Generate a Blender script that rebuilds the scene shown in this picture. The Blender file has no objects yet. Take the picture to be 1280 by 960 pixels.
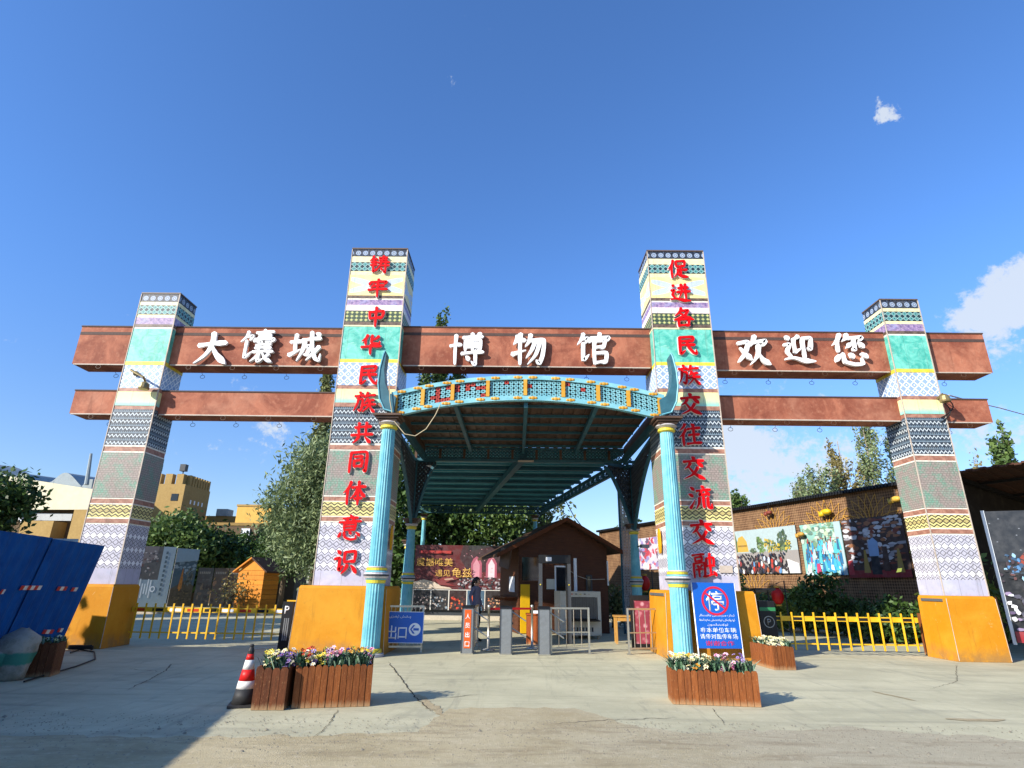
import bpy, bmesh, math, random
import numpy as np
from mathutils import Vector, Matrix
from math import sin, cos, pi, radians, sqrt, tan, atan2
random.seed(7); RNG = np.random.default_rng(7)
scene = bpy.context.scene
COL = scene.collection

# ------------------------------------------------------------ camera
F_PX, PITCH, ROLL, YAW, DIST, HCAM = 720.1, .3344, .0137, .0112, 14.07, 1.5
_fw = Vector((-sin(YAW)*cos(PITCH), cos(YAW)*cos(PITCH), sin(PITCH)))
_rt0 = Vector((cos(YAW), sin(YAW), 0)); _up0 = _rt0.cross(_fw)
_rt = cos(ROLL)*_rt0 + sin(ROLL)*_up0; _up = -sin(ROLL)*_rt0 + cos(ROLL)*_up0
CAM = Vector((0, -DIST, HCAM))
cd = bpy.data.cameras.new('camera'); cam = bpy.data.objects.new('camera', cd); COL.objects.link(cam)
cd.sensor_width = 36; cd.lens = 36*F_PX/1280; cd.clip_start = .05; cd.clip_end = 3000
cam.matrix_world = Matrix((( _rt.x, _up.x, -_fw.x, CAM.x), (_rt.y, _up.y, -_fw.y, CAM.y), (_rt.z, _up.z, -_fw.z, CAM.z), (0, 0, 0, 1)))
scene.camera = cam

# pixel of the 1280x960 photograph -> point on a plane of the place
def ray(u, v): u, v = float(u), float(v); return (u-640)/F_PX*_rt + (480-v)/F_PX*_up + _fw
def gY(u, v, Y=0.): d = ray(u, v); return CAM + d*((Y+DIST)/d.y)
def gZ(u, v, Z=0.): d = ray(u, v); return CAM + d*((Z-HCAM)/d.z)
def gP(u, v, p0, p1):                       # vertical plane through two ground points
    d = ray(u, v); n = Vector((p1[1]-p0[1], -(p1[0]-p0[0]), 0)); q = Vector((p0[0], p0[1], 0))
    return CAM + d*((q-CAM).dot(n)/d.dot(n))

# ------------------------------------------------------------ world, sun, exposure
SUN_AZ, SUN_EL = radians(52), radians(26)      # light travels towards +X +Y
w = bpy.data.worlds.new('World'); scene.world = w; w.use_nodes = True
nt = w.node_tree; nt.nodes.clear()
def wn(t, **k):
    n = nt.nodes.new(t)
    for a, b in k.items(): setattr(n, a, b)
    return n
out = wn('ShaderNodeOutputWorld'); bg = wn('ShaderNodeBackground')
sky = wn('ShaderNodeTexSky', sky_type='NISHITA', sun_disc=False)
sky.sun_elevation = SUN_EL; sky.sun_rotation = radians(180)+SUN_AZ; sky.altitude = 1000; sky.air_density = 1.0; sky.dust_density = .8; sky.ozone_density = 3.0
bg.inputs[1].default_value = SKY_STRENGTH = .1
tc = wn('ShaderNodeTexCoord')
def wmath(op, a, b=0., c=0.):
    n = wn('ShaderNodeMath', operation=op)
    for i, x in enumerate((a, b, c)):
        if isinstance(x, (int, float)): n.inputs[i].default_value = x
        else: nt.links.new(x, n.inputs[i])
    return n.outputs[0]
sep = wn('ShaderNodeSeparateXYZ'); nt.links.new(tc.outputs['Generated'], sep.inputs[0])
mp = wn('ShaderNodeMapping'); mp.inputs['Scale'].default_value = (3.2, 3.2, 7.5); nt.links.new(tc.outputs['Generated'], mp.inputs[0])
nz = wn('ShaderNodeTexNoise'); nz.inputs['Scale'].default_value = 1.9; nz.inputs['Detail'].default_value = 9; nz.inputs['Roughness'].default_value = .62; nz.inputs['Distortion'].default_value = .35
nt.links.new(mp.outputs[0], nz.inputs[0])
mp2 = wn('ShaderNodeMapping'); mp2.inputs['Scale'].default_value = (34, 34, 34); nt.links.new(tc.outputs['Generated'], mp2.inputs[0])
nz2 = wn('ShaderNodeTexNoise'); nz2.inputs['Scale'].default_value = 2.2; nz2.inputs['Detail'].default_value = 8; nz2.inputs['Roughness'].default_value = .65; nz2.inputs['Distortion'].default_value = .25
nt.links.new(mp2.outputs[0], nz2.inputs[0])
# low cloud belt all round the horizon
belt = wmath('MULTIPLY', wmath('SMOOTH_MAX', wmath('SUBTRACT', 1., wmath('ABSOLUTE', wmath('DIVIDE', wmath('SUBTRACT', sep.outputs[2], .19), .26))), 0., .1), .16)
amt = wmath('ADD', wmath('MULTIPLY', wmath('SUBTRACT', wmath('ADD', wmath('MULTIPLY', nz.outputs['Fac'], .6), wmath('MULTIPLY', nz2.outputs['Fac'], .4)), .66), 1.9), belt)
def spot(u, v, rad, k, sq=1.):
    d = ray(u, v).normalized()
    dp = wn('ShaderNodeVectorMath', operation='DISTANCE'); nt.links.new(tc.outputs['Generated'], dp.inputs[0]); dp.inputs[1].default_value = d
    g = wmath('POWER', 2.718, wmath('MULTIPLY', wmath('POWER', wmath('DIVIDE', dp.outputs['Value'], rad), 2.), -1.))
    return wmath('MULTIPLY', g, k)
cov = wmath('ADD', amt, 0.)
for a in ((1262, 388, .055, .44), (1215, 405, .04, .34), (1285, 345, .04, .34), (940, 560, .07, .34), (955, 615, .1, .3), (1030, 560, .06, .2), (915, 545, .04, .2), (345, 548, .05, .26), (1230, 565, .06, .28), (1010, 486, .05, .2), (560, 560, .2, .1)):
    cov = wmath('ADD', cov, spot(*a))
wisp = None
for a in ((566, 103, .014, .38), (1098, 128, .018, .42), (1104, 150, .014, .36), (1122, 142, .014, .34), (1152, 162, .014, .28), (568, 311, .009, .3), (601, 347, .009, .3), (1020, 66, .02, .22)):
    s = spot(*a); wisp = s if wisp is None else wmath('ADD', wisp, s)
wm = wn('ShaderNodeMapRange', interpolation_type='SMOOTHSTEP'); nt.links.new(wmath('ADD', wisp, wmath('SUBTRACT', nz2.outputs['Fac'], .85)), wm.inputs[0]); wm.inputs[1].default_value = 0; wm.inputs[2].default_value = .22
cm = wn('ShaderNodeMapRange', interpolation_type='SMOOTHSTEP'); nt.links.new(cov, cm.inputs[0]); cm.inputs[1].default_value = .0; cm.inputs[2].default_value = .26
fac = wmath('MINIMUM', wmath('MULTIPLY', wmath('MAXIMUM', cm.outputs[0], wm.outputs[0]), .85), .85)
mx = wn('ShaderNodeMix', data_type='RGBA'); nt.links.new(fac, mx.inputs[0])
tint = wn('ShaderNodeMix', data_type='RGBA', blend_type='MULTIPLY'); tint.inputs[0].default_value = 1.; hz_ = wn('ShaderNodeMapRange', interpolation_type='SMOOTHSTEP'); nt.links.new(sep.outputs[2], hz_.inputs[0]); hz_.inputs[1].default_value = -.02; hz_.inputs[2].default_value = .5
tm = wn('ShaderNodeMix', data_type='RGBA'); nt.links.new(hz_.outputs[0], tm.inputs[0]); tm.inputs[6].default_value = (.98, .96, 1.0, 1); tm.inputs[7].default_value = (.86, 1.24, 1.68, 1); nt.links.new(tm.outputs[2], tint.inputs[7])
nt.links.new(sky.outputs[0], tint.inputs[6]); nt.links.new(tint.outputs[2], mx.inputs[6])
mx.inputs[7].default_value = (4.4, 4.8, 5.3, 1)
nt.links.new(mx.outputs[2], bg.inputs[0]); nt.links.new(bg.outputs[0], out.inputs[0])
sl = bpy.data.lights.new('sun', 'SUN'); so = bpy.data.objects.new('sun', sl); COL.objects.link(so)
sl.energy = 4.6; sl.angle = radians(.55); sl.color = (1, .93, .82)
so.rotation_euler = Vector((sin(SUN_AZ)*cos(SUN_EL), cos(SUN_AZ)*cos(SUN_EL), -sin(SUN_EL))).to_track_quat('-Z', 'Y').to_euler()
so.location = (-30, -40, 40)
vs = scene.view_settings; vs.view_transform = 'Standard'; vs.look = 'None'; vs.exposure = .8; vs.gamma = 1; vs.use_curve_mapping = False
scene.cycles.use_denoising = True; scene.cycles.max_bounces = 6; scene.cycles.diffuse_bounces = 3; scene.cycles.transparent_max_bounces = 6

# ------------------------------------------------------------ helpers
def lin(c):
    if isinstance(c, str):
        c = c.lstrip('#'); c = [int(c[i:i+2], 16)/255 for i in (0, 2, 4)]
        c = [x/12.92 if x <= .04045 else ((x+.055)/1.055)**2.4 for x in c]
    return (c[0], c[1], c[2], 1)
class E:
    def __init__(s, g, k): s.g, s.k = g, k
    def _b(op, sw=False):
        def f(a, b): return a.g.m(op, b, a) if sw else a.g.m(op, a, b)
        return f
    __add__ = __radd__ = _b('ADD'); __mul__ = __rmul__ = _b('MULTIPLY'); __sub__ = _b('SUBTRACT'); __rsub__ = _b('SUBTRACT', True)
    __truediv__ = _b('DIVIDE'); __lt__ = _b('LESS_THAN'); __gt__ = _b('GREATER_THAN')
class G:
    def __init__(s, name, rough=.6, metal=0., spec=.3):
        s.mat = bpy.data.materials.new(name); s.mat.use_nodes = True; s.t = s.mat.node_tree
        s.b = s.t.nodes['Principled BSDF']; s.b.inputs['Roughness'].default_value = rough; s.b.inputs['Metallic'].default_value = metal
        s.b.inputs['Specular IOR Level'].default_value = spec; s.tc = s.t.nodes.new('ShaderNodeTexCoord')
    def plug(s, x, sock):
        if isinstance(x, E): s.t.links.new(x.k, sock)
        elif isinstance(x, (int, float)): sock.default_value = x
        else: s.t.links.new(x, sock)
    def m(s, op, a, b=0., c=0.):
        n = s.t.nodes.new('ShaderNodeMath'); n.operation = op
        for i, x in enumerate((a, b, c)): s.plug(x, n.inputs[i])
        return E(s, n.outputs[0])
    def frac(s, a): return s.m('FRACT', a)
    def ab(s, a): return s.m('ABSOLUTE', a)
    def tri(s, a): return s.ab(s.frac(a) - .5)*2
    def mx(s, a, b): return s.m('MAXIMUM', a, b)
    def mn(s, a, b): return s.m('MINIMUM', a, b)
    def uv(s):
        n = s.t.nodes.new('ShaderNodeSeparateXYZ'); s.t.links.new(s.tc.outputs['UV'], n.inputs[0]); return E(s, n.outputs[0]), E(s, n.outputs[1])
    def xyz(s, src='Object'):
        n = s.t.nodes.new('ShaderNodeSeparateXYZ'); s.t.links.new(s.tc.outputs[src], n.inputs[0]); return [E(s, n.outputs[i]) for i in range(3)]
    def noise(s, scale, detail=4, rough=.55, src='Object', stretch=(1, 1, 1), dist=0.):
        mp = s.t.nodes.new('ShaderNodeMapping'); mp.inputs['Scale'].default_value = stretch; s.t.links.new(s.tc.outputs[src], mp.inputs[0])
        n = s.t.nodes.new('ShaderNodeTexNoise'); n.inputs['Scale'].default_value = scale; n.inputs['Detail'].default_value = detail; n.inputs['Roughness'].default_value = rough
        n.inputs['Distortion'].default_value = dist
        s.t.links.new(mp.outputs[0], n.inputs[0]); return E(s, n.outputs['Fac'])
    def voro(s, scale, src='Object', feat='F1', out='Distance', stretch=(1, 1, 1)):
        mp = s.t.nodes.new('ShaderNodeMapping'); mp.inputs['Scale'].default_value = stretch; s.t.links.new(s.tc.outputs[src], mp.inputs[0])
        n = s.t.nodes.new('ShaderNodeTexVoronoi'); n.feature = feat; n.inputs['Scale'].default_value = scale; s.t.links.new(mp.outputs[0], n.inputs[0])
        return E(s, n.outputs[out]) if out == 'Distance' else n.outputs[out]
    def ramp(s, x, a, b, lo=0., hi=1.):
        n = s.t.nodes.new('ShaderNodeMapRange'); n.interpolation_type = 'SMOOTHSTEP'; s.plug(x, n.inputs[0])
        for i, q in enumerate((a, b, lo, hi)): n.inputs[i+1].default_value = q
        return E(s, n.outputs[0])
    def mix(s, f, a, b, mode='MIX'):
        n = s.t.nodes.new('ShaderNodeMix'); n.data_type = 'RGBA'; n.blend_type = mode; s.plug(f, n.inputs[0])
        for q, k in ((a, 6), (b, 7)):
            if isinstance(q, (str, tuple, list)): n.inputs[k].default_value = lin(q)
            else: s.plug(q, n.inputs[k])
        return n.outputs[2]
    def attr(s, name):
        n = s.t.nodes.new('ShaderNodeAttribute'); n.attribute_name = name; return n
    def bump(s, h, strength=.3, dist=.02):
        n = s.t.nodes.new('ShaderNodeBump'); n.inputs['Strength'].default_value = strength; n.inputs['Distance'].default_value = dist
        s.plug(h, n.inputs['Height']); s.t.links.new(n.outputs[0], s.b.inputs['Normal'])
    def base(s, c):
        if isinstance(c, (str, tuple, list)): s.b.inputs['Base Color'].default_value = lin(c)
        else: s.plug(c, s.b.inputs['Base Color'])
        return s
    def weather(s, c, amt=.25, scale=3., dark='#4a4238'):      # uneven wear over a colour
        n = s.noise(scale, 6, .65); n2 = s.noise(scale*7, 4, .6)
        a = s.mix(s.ramp(n, .45, .75)*amt, c, dark); return s.mix(s.ramp(n2, .35, .7)*(amt*.6), a, (1., 1., 1.), 'SOFT_LIGHT')
def basic(name, c, rough=.6, metal=0., wear=.25, scale=3., bump=0., dark='#4a4238', spec=.3, bscale=40):
    g = G(name, rough, metal, spec); g.base(g.weather(c, wear, scale, dark) if wear else c)
    if bump: g.bump(g.noise(bscale, 5, .6), bump)
    return g.mat

class MB:
    def __init__(s): s.v, s.f, s.m, s.uv = [], [], [], {}
    def add(s, vs, fs, mi=0):
        o = len(s.v); s.v += [tuple(p) for p in vs]; s.f += [tuple(i+o for i in f) for f in fs]; s.m += [mi]*len(fs); return o
    def box(s, x0, x1, y0, y1, z0, z1, mi=0, rot=0., c=None, tilt=0.):
        vs = [Vector((x, y, z)) for z in (z0, z1) for (x, y) in ((x0, y0), (x1, y0), (x1, y1), (x0, y1))]
        if rot or tilt:
            c = Vector(c) if c is not None else Vector(((x0+x1)/2, (y0+y1)/2, (z0+z1)/2))
            R = Matrix.Rotation(rot, 3, 'Z') @ Matrix.Rotation(tilt, 3, 'X'); vs = [c + R @ (p-c) for p in vs]
        s.add(vs, [(0, 3, 2, 1), (4, 5, 6, 7), (0, 1, 5, 4), (1, 2, 6, 5), (2, 3, 7, 6), (3, 0, 4, 7)], mi); return s
    def tube(s, pts, r, n=8, mi=0, cap=True, sq=False):
        pts = [Vector(p) for p in pts]; rs = r if isinstance(r, (list, tuple)) else [r]*len(pts); rings = []; prev = None
        for i, p in enumerate(pts):
            t = (pts[min(i+1, len(pts)-1)] - pts[max(i-1, 0)]).normalized()
            if prev is None: a = t.orthogonal() if abs(t.z) > .9 else t.cross(Vector((0, 0, 1)))
            else: a = prev - t*prev.dot(t)
            a.normalize(); prev = a; b = t.cross(a); ph = pi/4 if sq else 0
            rings.append([p + (a*cos(2*pi*k/n+ph) + b*sin(2*pi*k/n+ph))*rs[i] for k in range(n)])
        fs = [(i*n+k, i*n+(k+1) % n, (i+1)*n+(k+1) % n, (i+1)*n+k) for i in range(len(pts)-1) for k in range(n)]
        if cap: fs += [tuple(range(n))[::-1], tuple((len(pts)-1)*n+k for k in range(n))]
        s.add([q for R in rings for q in R], fs, mi); return s
    def bar(s, a, b, w, mi=0): return s.tube([a, b], w*.7071, 4, mi, True, True)
    def lathe(s, c, prof, n=20, mi=0, flute=0.):
        c = Vector(c); vs = []
        for (r, z) in prof:
            for k in range(n):
                rr = r*(1-flute*(k % 2)); vs.append(c + Vector((rr*cos(2*pi*k/n), rr*sin(2*pi*k/n), z)))
        L = len(prof); fs = [(i*n+k, i*n+(k+1) % n, (i+1)*n+(k+1) % n, (i+1)*n+k) for i in range(L-1) for k in range(n)]
        fs += [tuple(range(n))[::-1], tuple((L-1)*n+k for k in range(n))]; s.add(vs, fs, mi); return s
    def ball(s, c, r, n=8, mi=0, sc=(1, 1, 1)):
        c = Vector(c); prof = [(sin(pi*i/n), -cos(pi*i/n)) for i in range(1, n)]; k = n+2
        vs = [c+Vector((0, 0, -r*sc[2]))]+[c+Vector((r*a*cos(2*pi*j/k)*sc[0], r*a*sin(2*pi*j/k)*sc[1], r*z*sc[2])) for a, z in prof for j in range(k)]+[c+Vector((0, 0, r*sc[2]))]
        fs = [(0, 1+(j+1) % k, 1+j) for j in range(k)]
        for i in range(len(prof)-1): fs += [(1+i*k+j, 1+i*k+(j+1) % k, 1+(i+1)*k+(j+1) % k, 1+(i+1)*k+j) for j in range(k)]
        L = 1+(len(prof)-1)*k; fs += [(L+j, L+(j+1) % k, len(vs)-1) for j in range(k)]; s.add(vs, fs, mi); return s
    def prism(s, poly, off, mi=0):            # poly: list of 3D points, extruded by vector off
        poly = [Vector(p) for p in poly]; off = Vector(off); n = len(poly)
        nrm = Vector((0, 0, 0))
        for i in range(n): nrm += (poly[i]-poly[0]).cross(poly[(i+1) % n]-poly[0])
        if nrm.dot(off) > 0: poly = poly[::-1]
        s.add(poly+[p+off for p in poly], [tuple(range(n)), tuple(range(n, 2*n))[::-1]]+[(i, i+n, (i+1) % n+n, (i+1) % n) for i in range(n)], mi); return s
    def quad(s, a, b, c, d, mi=0): s.add([a, b, c, d], [(0, 1, 2, 3)], mi); return s
    def build(s, name, mat, parent=None, world=True, smooth=False, **tags):
        me = bpy.data.meshes.new(name); vs = s.v
        if parent is not None and world:
            inv = wmat(parent).inverted(); vs = [tuple(inv @ Vector(p)) for p in vs]
        me.from_pydata(vs, [], s.f)
        mats = mat if isinstance(mat, (list, tuple)) else [mat]
        for q in mats: me.materials.append(q)
        if len(mats) > 1: me.polygons.foreach_set('material_index', s.m)
        if smooth: me.polygons.foreach_set('use_smooth', [True]*len(s.f))
        me.update(); o = bpy.data.objects.new(name, me); COL.objects.link(o); o.parent = parent
        for k, q in tags.items(): o[k] = q
        return o
def wmat(o):
    m = Matrix.Identity(4)
    while o is not None: m = o.matrix_basis @ m; o = o.parent
    return m
def thing(name, label, cat, loc=(0, 0, 0), rz=0., group=None):
    o = bpy.data.objects.new(name, None); COL.objects.link(o); o.location = loc; o.rotation_euler = (0, 0, rz); o.empty_display_size = .2
    o['label'] = label; o['category'] = cat
    if group: o['group'] = group
    return o
def tag(o, label, cat, group=None, kind=None):
    o['label'] = label; o['category'] = cat
    if group: o['group'] = group
    if kind: o['kind'] = kind
    return o
def struct(o): o['kind'] = 'structure'; return o
def uvbox(name, x0, x1, y0, y1, z0, z1, mat, parent):
    """upright box with UVs in metres: u runs from the middle of each face, v up from its foot"""
    me = bpy.data.meshes.new(name); vs = [(x, y, z) for z in (z0, z1) for (x, y) in ((x0, y0), (x1, y0), (x1, y1), (x0, y1))]
    fs = [(0, 1, 5, 4), (1, 2, 6, 5), (2, 3, 7, 6), (3, 0, 4, 7), (4, 5, 6, 7), (3, 2, 1, 0)]
    inv = wmat(parent).inverted() if parent else Matrix.Identity(4)
    me.from_pydata([tuple(inv @ Vector(p)) for p in vs], [], fs); ul = me.uv_layers.new(name='UVMap'); h = z1-z0; a, b = (x1-x0)/2, (y1-y0)/2
    k = 0
    for wdt in (a, b, a, b):
        for q in ((-wdt, 0), (wdt, 0), (wdt, h), (-wdt, h)): ul.data[k].uv = q; k += 1
    for _ in range(8): ul.data[k].uv = (0, 0); k += 1
    me.materials.append(mat); o = bpy.data.objects.new(name, me); COL.objects.link(o); o.parent = parent; return o
def npmesh(name, verts, faces4, mat, tint=None, parent=None, world=True, smooth=False):
    """fast quad mesh from numpy arrays, optional per-face tint"""
    verts = np.asarray(verts, dtype=np.float32)
    if parent is not None and world:
        im = np.array(wmat(parent).inverted(), dtype=np.float32); verts = verts @ im[:3, :3].T + im[:3, 3]
    me = bpy.data.meshes.new(name); n = len(faces4); k = faces4.shape[1]
    me.vertices.add(len(verts)); me.vertices.foreach_set('co', verts.ravel().astype(np.float32))
    me.loops.add(n*k); me.loops.foreach_set('vertex_index', faces4.ravel().astype(np.int32))
    me.polygons.add(n); me.polygons.foreach_set('loop_start', np.arange(0, n*k, k, dtype=np.int32)); me.polygons.foreach_set('loop_total', np.full(n, k, dtype=np.int32))
    if tint is not None:
        at = me.attributes.new('tint', 'FLOAT', 'FACE'); at.data.foreach_set('value', np.asarray(tint, dtype=np.float32))
    me.materials.append(mat); me.update(calc_edges=True); me.validate()
    o = bpy.data.objects.new(name, me); COL.objects.link(o); o.parent = parent; return o

# ------------------------------------------------------------ lettering
_SH = {'ئ': 'FE89 FE8A FE8B FE8C', 'ا': 'FE8D FE8E', 'ە': 'FEE9 FEEA', 'ب': 'FE8F FE90 FE91 FE92', 'ت': 'FE95 FE96 FE97 FE98', 'چ': 'FB7A FB7B FB7C FB7D', 'د': 'FEA9 FEAA',
       'ر': 'FEAD FEAE', 'ز': 'FEAF FEB0', 'س': 'FEB1 FEB2 FEB3 FEB4', 'ش': 'FEB5 FEB6 FEB7 FEB8', 'غ': 'FECD FECE FECF FED0', 'ق': 'FED5 FED6 FED7 FED8', 'ك': 'FED9 FEDA FEDB FEDC',
       'ل': 'FEDD FEDE FEDF FEE0', 'م': 'FEE1 FEE2 FEE3 FEE4', 'ن': 'FEE5 FEE6 FEE7 FEE8', 'ى': 'FEEF FEF0 FBE8 FBE9', 'ي': 'FEF1 FEF2 FEF3 FEF4', 'و': 'FEED FEEE', 'ې': 'FBE4 FBE5 FBE6 FBE7'}
def shape_rtl(t):
    r = []
    for i, ch in enumerate(t):
        if ch not in _SH: r.append(ch); continue
        fm = [chr(int(x, 16)) for x in _SH[ch].split()]
        pv = i > 0 and t[i-1] in _SH and len(_SH[t[i-1]].split()) == 4; nx = i+1 < len(t) and t[i+1] in _SH and len(fm) == 4
        r.append(fm[(3 if nx else 1) if pv else (2 if nx else 0)])
    return ''.join(reversed(r))
_glyph = {}
def glyph(ch, bold=0., depth=.05, brush=False, seed=0, bevel=0.):
    """mesh of one line of writing: height 1 em, centred in its own box, standing in the XZ plane, facing -Y"""
    key = (ch, bold, depth, brush, seed, bevel)
    if key in _glyph: return _glyph[key]
    cu = bpy.data.curves.new('writing', 'FONT'); cu.body = ch; cu.size = 1.; cu.offset = bold; cu.resolution_u = 4
    ob = bpy.data.objects.new('writing', cu); COL.objects.link(ob)
    me = bpy.data.meshes.new_from_object(ob.evaluated_get(bpy.context.evaluated_depsgraph_get()))
    bpy.data.objects.remove(ob); bpy.data.curves.remove(cu)
    bm = bmesh.new(); bm.from_mesh(me); bpy.data.meshes.remove(me)
    bmesh.ops.remove_doubles(bm, verts=bm.verts, dist=.00001)
    if brush:
        bmesh.ops.subdivide_edges(bm, edges=[e for e in bm.edges if e.calc_length() > .12], cuts=2)
        bmesh.ops.triangulate(bm, faces=bm.faces)
        rn = random.Random(seed); a, b, c2, d = [rn.uniform(0, 6.28) for _ in range(4)]
        for v in bm.verts:
            x, y = v.co.x, v.co.y
            x2 = x + .020*sin(7*y+a) + .014*sin(17*y+5*x+b) + .10*(y-.4)*.35
            y2 = y + .13*(x-.5) + .018*sin(8*x+c2) + .012*sin(19*x+7*y+d) - .05*(x-.5)**2*2
            v.co.x, v.co.y = x2, y2
    xs = [v.co.x for v in bm.verts]; ys = [v.co.y for v in bm.verts]
    cx, cy = (min(xs)+max(xs))/2, (min(ys)+max(ys))/2; W, H = max(xs)-min(xs), max(ys)-min(ys)
    for f in bm.faces:
        if f.normal.z < 0: f.normal_flip()
    if depth:
        geo = bm.faces[:]; ex = bmesh.ops.extrude_face_region(bm, geom=geo)
        bmesh.ops.translate(bm, verts=[q for q in ex['geom'] if isinstance(q, bmesh.types.BMVert)], vec=(0, 0, depth))
        bmesh.ops.reverse_faces(bm, faces=geo)
    for v in bm.verts: v.co = Vector((v.co.x-cx, -v.co.z, v.co.y-cy))
    m2 = bpy.data.meshes.new('writing'); bm.to_mesh(m2); bm.free(); _glyph[key] = (m2, W, H); return _glyph[key]
def write(name, ch, mat, parent, pos, height, bold=0., depth=.05, brush=False, seed=0, rz=0., tilt=0., width=None, ref=None):
    """put writing at world position pos; height is the height of the ink itself"""
    me, W, H = glyph(ch, bold, depth, brush, seed)
    me = me.copy() if (not me.materials or me.materials[0] != mat) else me
    if not me.materials: me.materials.append(mat)
    o = bpy.data.objects.new(name, me); COL.objects.link(o); o.parent = parent
    s = height/(ref or H); sx = s if width is None else width/W
    M = Matrix.Translation(pos) @ Matrix.Rotation(rz, 4, 'Z') @ Matrix.Rotation(tilt, 4, 'X') @ Matrix.Diagonal((sx, min(s, 1.), s, 1))
    o.matrix_basis = (wmat(parent).inverted() @ M) if parent else M
    return o
# flat printed pictures: coloured shapes on one thin sheet, colour held per face
def g_print():
    g = G('printed_sheet', .45, 0, .4); a = g.attr('ink'); n = g.noise(6, 4); g.base(g.mix(g.ramp(n, .3, .75)*.18, a.outputs['Color'], '#777777')); return g.mat
class Print:
    """picture on a vertical rectangle: origin o (lower left), edge vectors ex, ez of the whole sheet"""
    def __init__(s, o, ex, ez, th=.02):
        s.o, s.ex, s.ez = Vector(o), Vector(ex), Vector(ez); s.n = s.ex.cross(s.ez).normalized(); s.v, s.f, s.c = [], [], []; s.k = 0; s.th = th
    def poly(s, pts, col, lift=None):
        s.k += 1; L = s.th + .00015*s.k if lift is None else lift; o = len(s.v)
        s.v += [tuple(s.o + s.ex*min(max(a, 0), 1) + s.ez*min(max(b, 0), 1) + s.n*L) for a, b in pts]; s.f.append(tuple(range(o, o+len(pts)))); s.c.append(lin(col)); return s
    def rect(s, a0, a1, b0, b1, col): return s.poly([(a0, b0), (a1, b0), (a1, b1), (a0, b1)], col)
    def oval(s, a, b, ra, rb, col, n=10, wob=0., rn=random): return s.poly([(a+ra*cos(2*pi*i/n)*(1+wob*rn.uniform(-1, 1)), b+rb*sin(2*pi*i/n)*(1+wob*rn.uniform(-1, 1))) for i in range(n)], col)
    def tuft(s, a, b, ra, rb, cols, n=30, sz=.25, rn=random):
        for _ in range(n): t = rn.uniform(0, 6.28); q = rn.uniform(0, 1)**.5; s.oval(a+ra*q*cos(t), b+rb*q*sin(t), ra*sz*rn.uniform(.6, 1.3), rb*sz*rn.uniform(.4, 1.), rn.choice(cols), 6, .3, rn)
    def build(s, name, mat, parent, edge='#d8d8d8'):
        b = MB(); c = [s.o, s.o+s.ex, s.o+s.ex+s.ez, s.o+s.ez]; b.prism(c, s.n*s.th); k0 = len(b.f); b.add(s.v, s.f)
        o = b.build(name, mat, parent); me = o.data; at = me.attributes.new('ink', 'FLOAT_COLOR', 'FACE')
        cols = [lin(edge)]*k0 + s.c
        for i, q in enumerate(cols): at.data[i].color = q
        return o

# ------------------------------------------------------------ materials
def pat(name, fn, rough=.5, dirt=.3):
    g = G(name, rough, 0, .35); u, v = g.uv(); c = fn(g, u, v); n = g.noise(2.2, 6, .65); n2 = g.noise(14, 4, .6); st = g.noise(2.6, 6, .72, stretch=(3, 3, .22), dist=.4); c = g.mix(g.ramp(st, .54, .74)*.38, c, '#5d574c'); seam = (g.frac(u/.5+.25) < .018); c = g.mix(seam*.45, c, '#4a463e')
    c = g.mix(g.ramp(n, .5, .8)*dirt, c, '#6b6455'); c = g.mix(g.ramp(n2, .5, .75)*(dirt*.7), c, '#8d8678')
    g.base(c); g.bump(g.noise(60, 4, .6), .12, .01); return g.mat
def dia(g, u, v, p, q=None): return (g.tri(u/p) + g.tri(v/(q or p)))*.5
def p_floral(g, u, v):
    a = g.frac(u/.2+.5)-.5; b = v/.2-.58; r = g.m('SQRT', a*a+b*b); ring = (g.ab(r-.27) < .09); dot = r < .12; n = g.noise(26, 3, src='UV') > .54
    c = g.mix(n*.5, '#1b2230', '#56657c'); c = g.mix(ring, c, '#8fa0b8'); return g.mix(dot, c, '#a9b6c8')
def p_teal(g, u, v):
    d = dia(g, u, v, .15, .14); e = dia(g, u+.075, v, .15, .14); c = g.mix(d < .36, '#14303a', '#5fa7a6'); c = g.mix(d < .16, c, '#14242e'); return g.mix(g.ab(d-.5) < .05, c, '#a9d2cc')
def p_xflower(g, u, v):
    b = v-.32; n = g.noise(5, 4, src='UV'); c = g.mix(g.ramp(n, .4, .7)*.5, '#e9d58e', '#efe3b4')
    for k in (1, -1):
        l = g.ab(b - u*(.26*k)); wd = (g.ab(u)*(.85-g.ab(u)))*.42+.012; c = g.mix((l < wd)*(g.ab(u) < .72), c, '#b7c4d2')
    return g.mix(((g.ab(u)/.5 + g.ab(b)/.2) < .55), c, '#c3ccd0')
def p_purple(g, u, v):
    n = g.noise(11, 5, .7, src='UV'); c = g.mix(g.ramp(n, .3, .7), '#57497f', '#b59ab8'); return g.mix(g.ramp(g.noise(3, 3, src='UV'), .5, .7)*.6, c, '#8e9cc4')
def p_green(g, u, v):
    d = dia(g, u, v, .13, .11); c = g.mix(d < .42, '#39483a', '#93a06f'); return g.mix((d < .2), c, '#d3c777')
def p_turq(g, u, v):
    n = g.noise(3.2, 7, .68, src='UV', dist=.8); c = g.mix(g.ramp(n, .3, .72), '#2f9c8c', '#7fd0bd'); e = g.noise(1.4, 6, .75, src='UV', stretch=(1, 5, 1), dist=1.5); return g.mix(g.ramp(e, .56, .66)*.35, c, '#b9dccd')
def p_lattice(g, u, v):
    d = dia(g, u, v, .2, .2); e = dia(g, u+.1, v, .2, .2); c = g.mix(g.ab(d-.5) < .10, '#8ea6c8', '#e6e9ec'); return g.mix(d < .13, c, '#dfe4ec')
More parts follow.
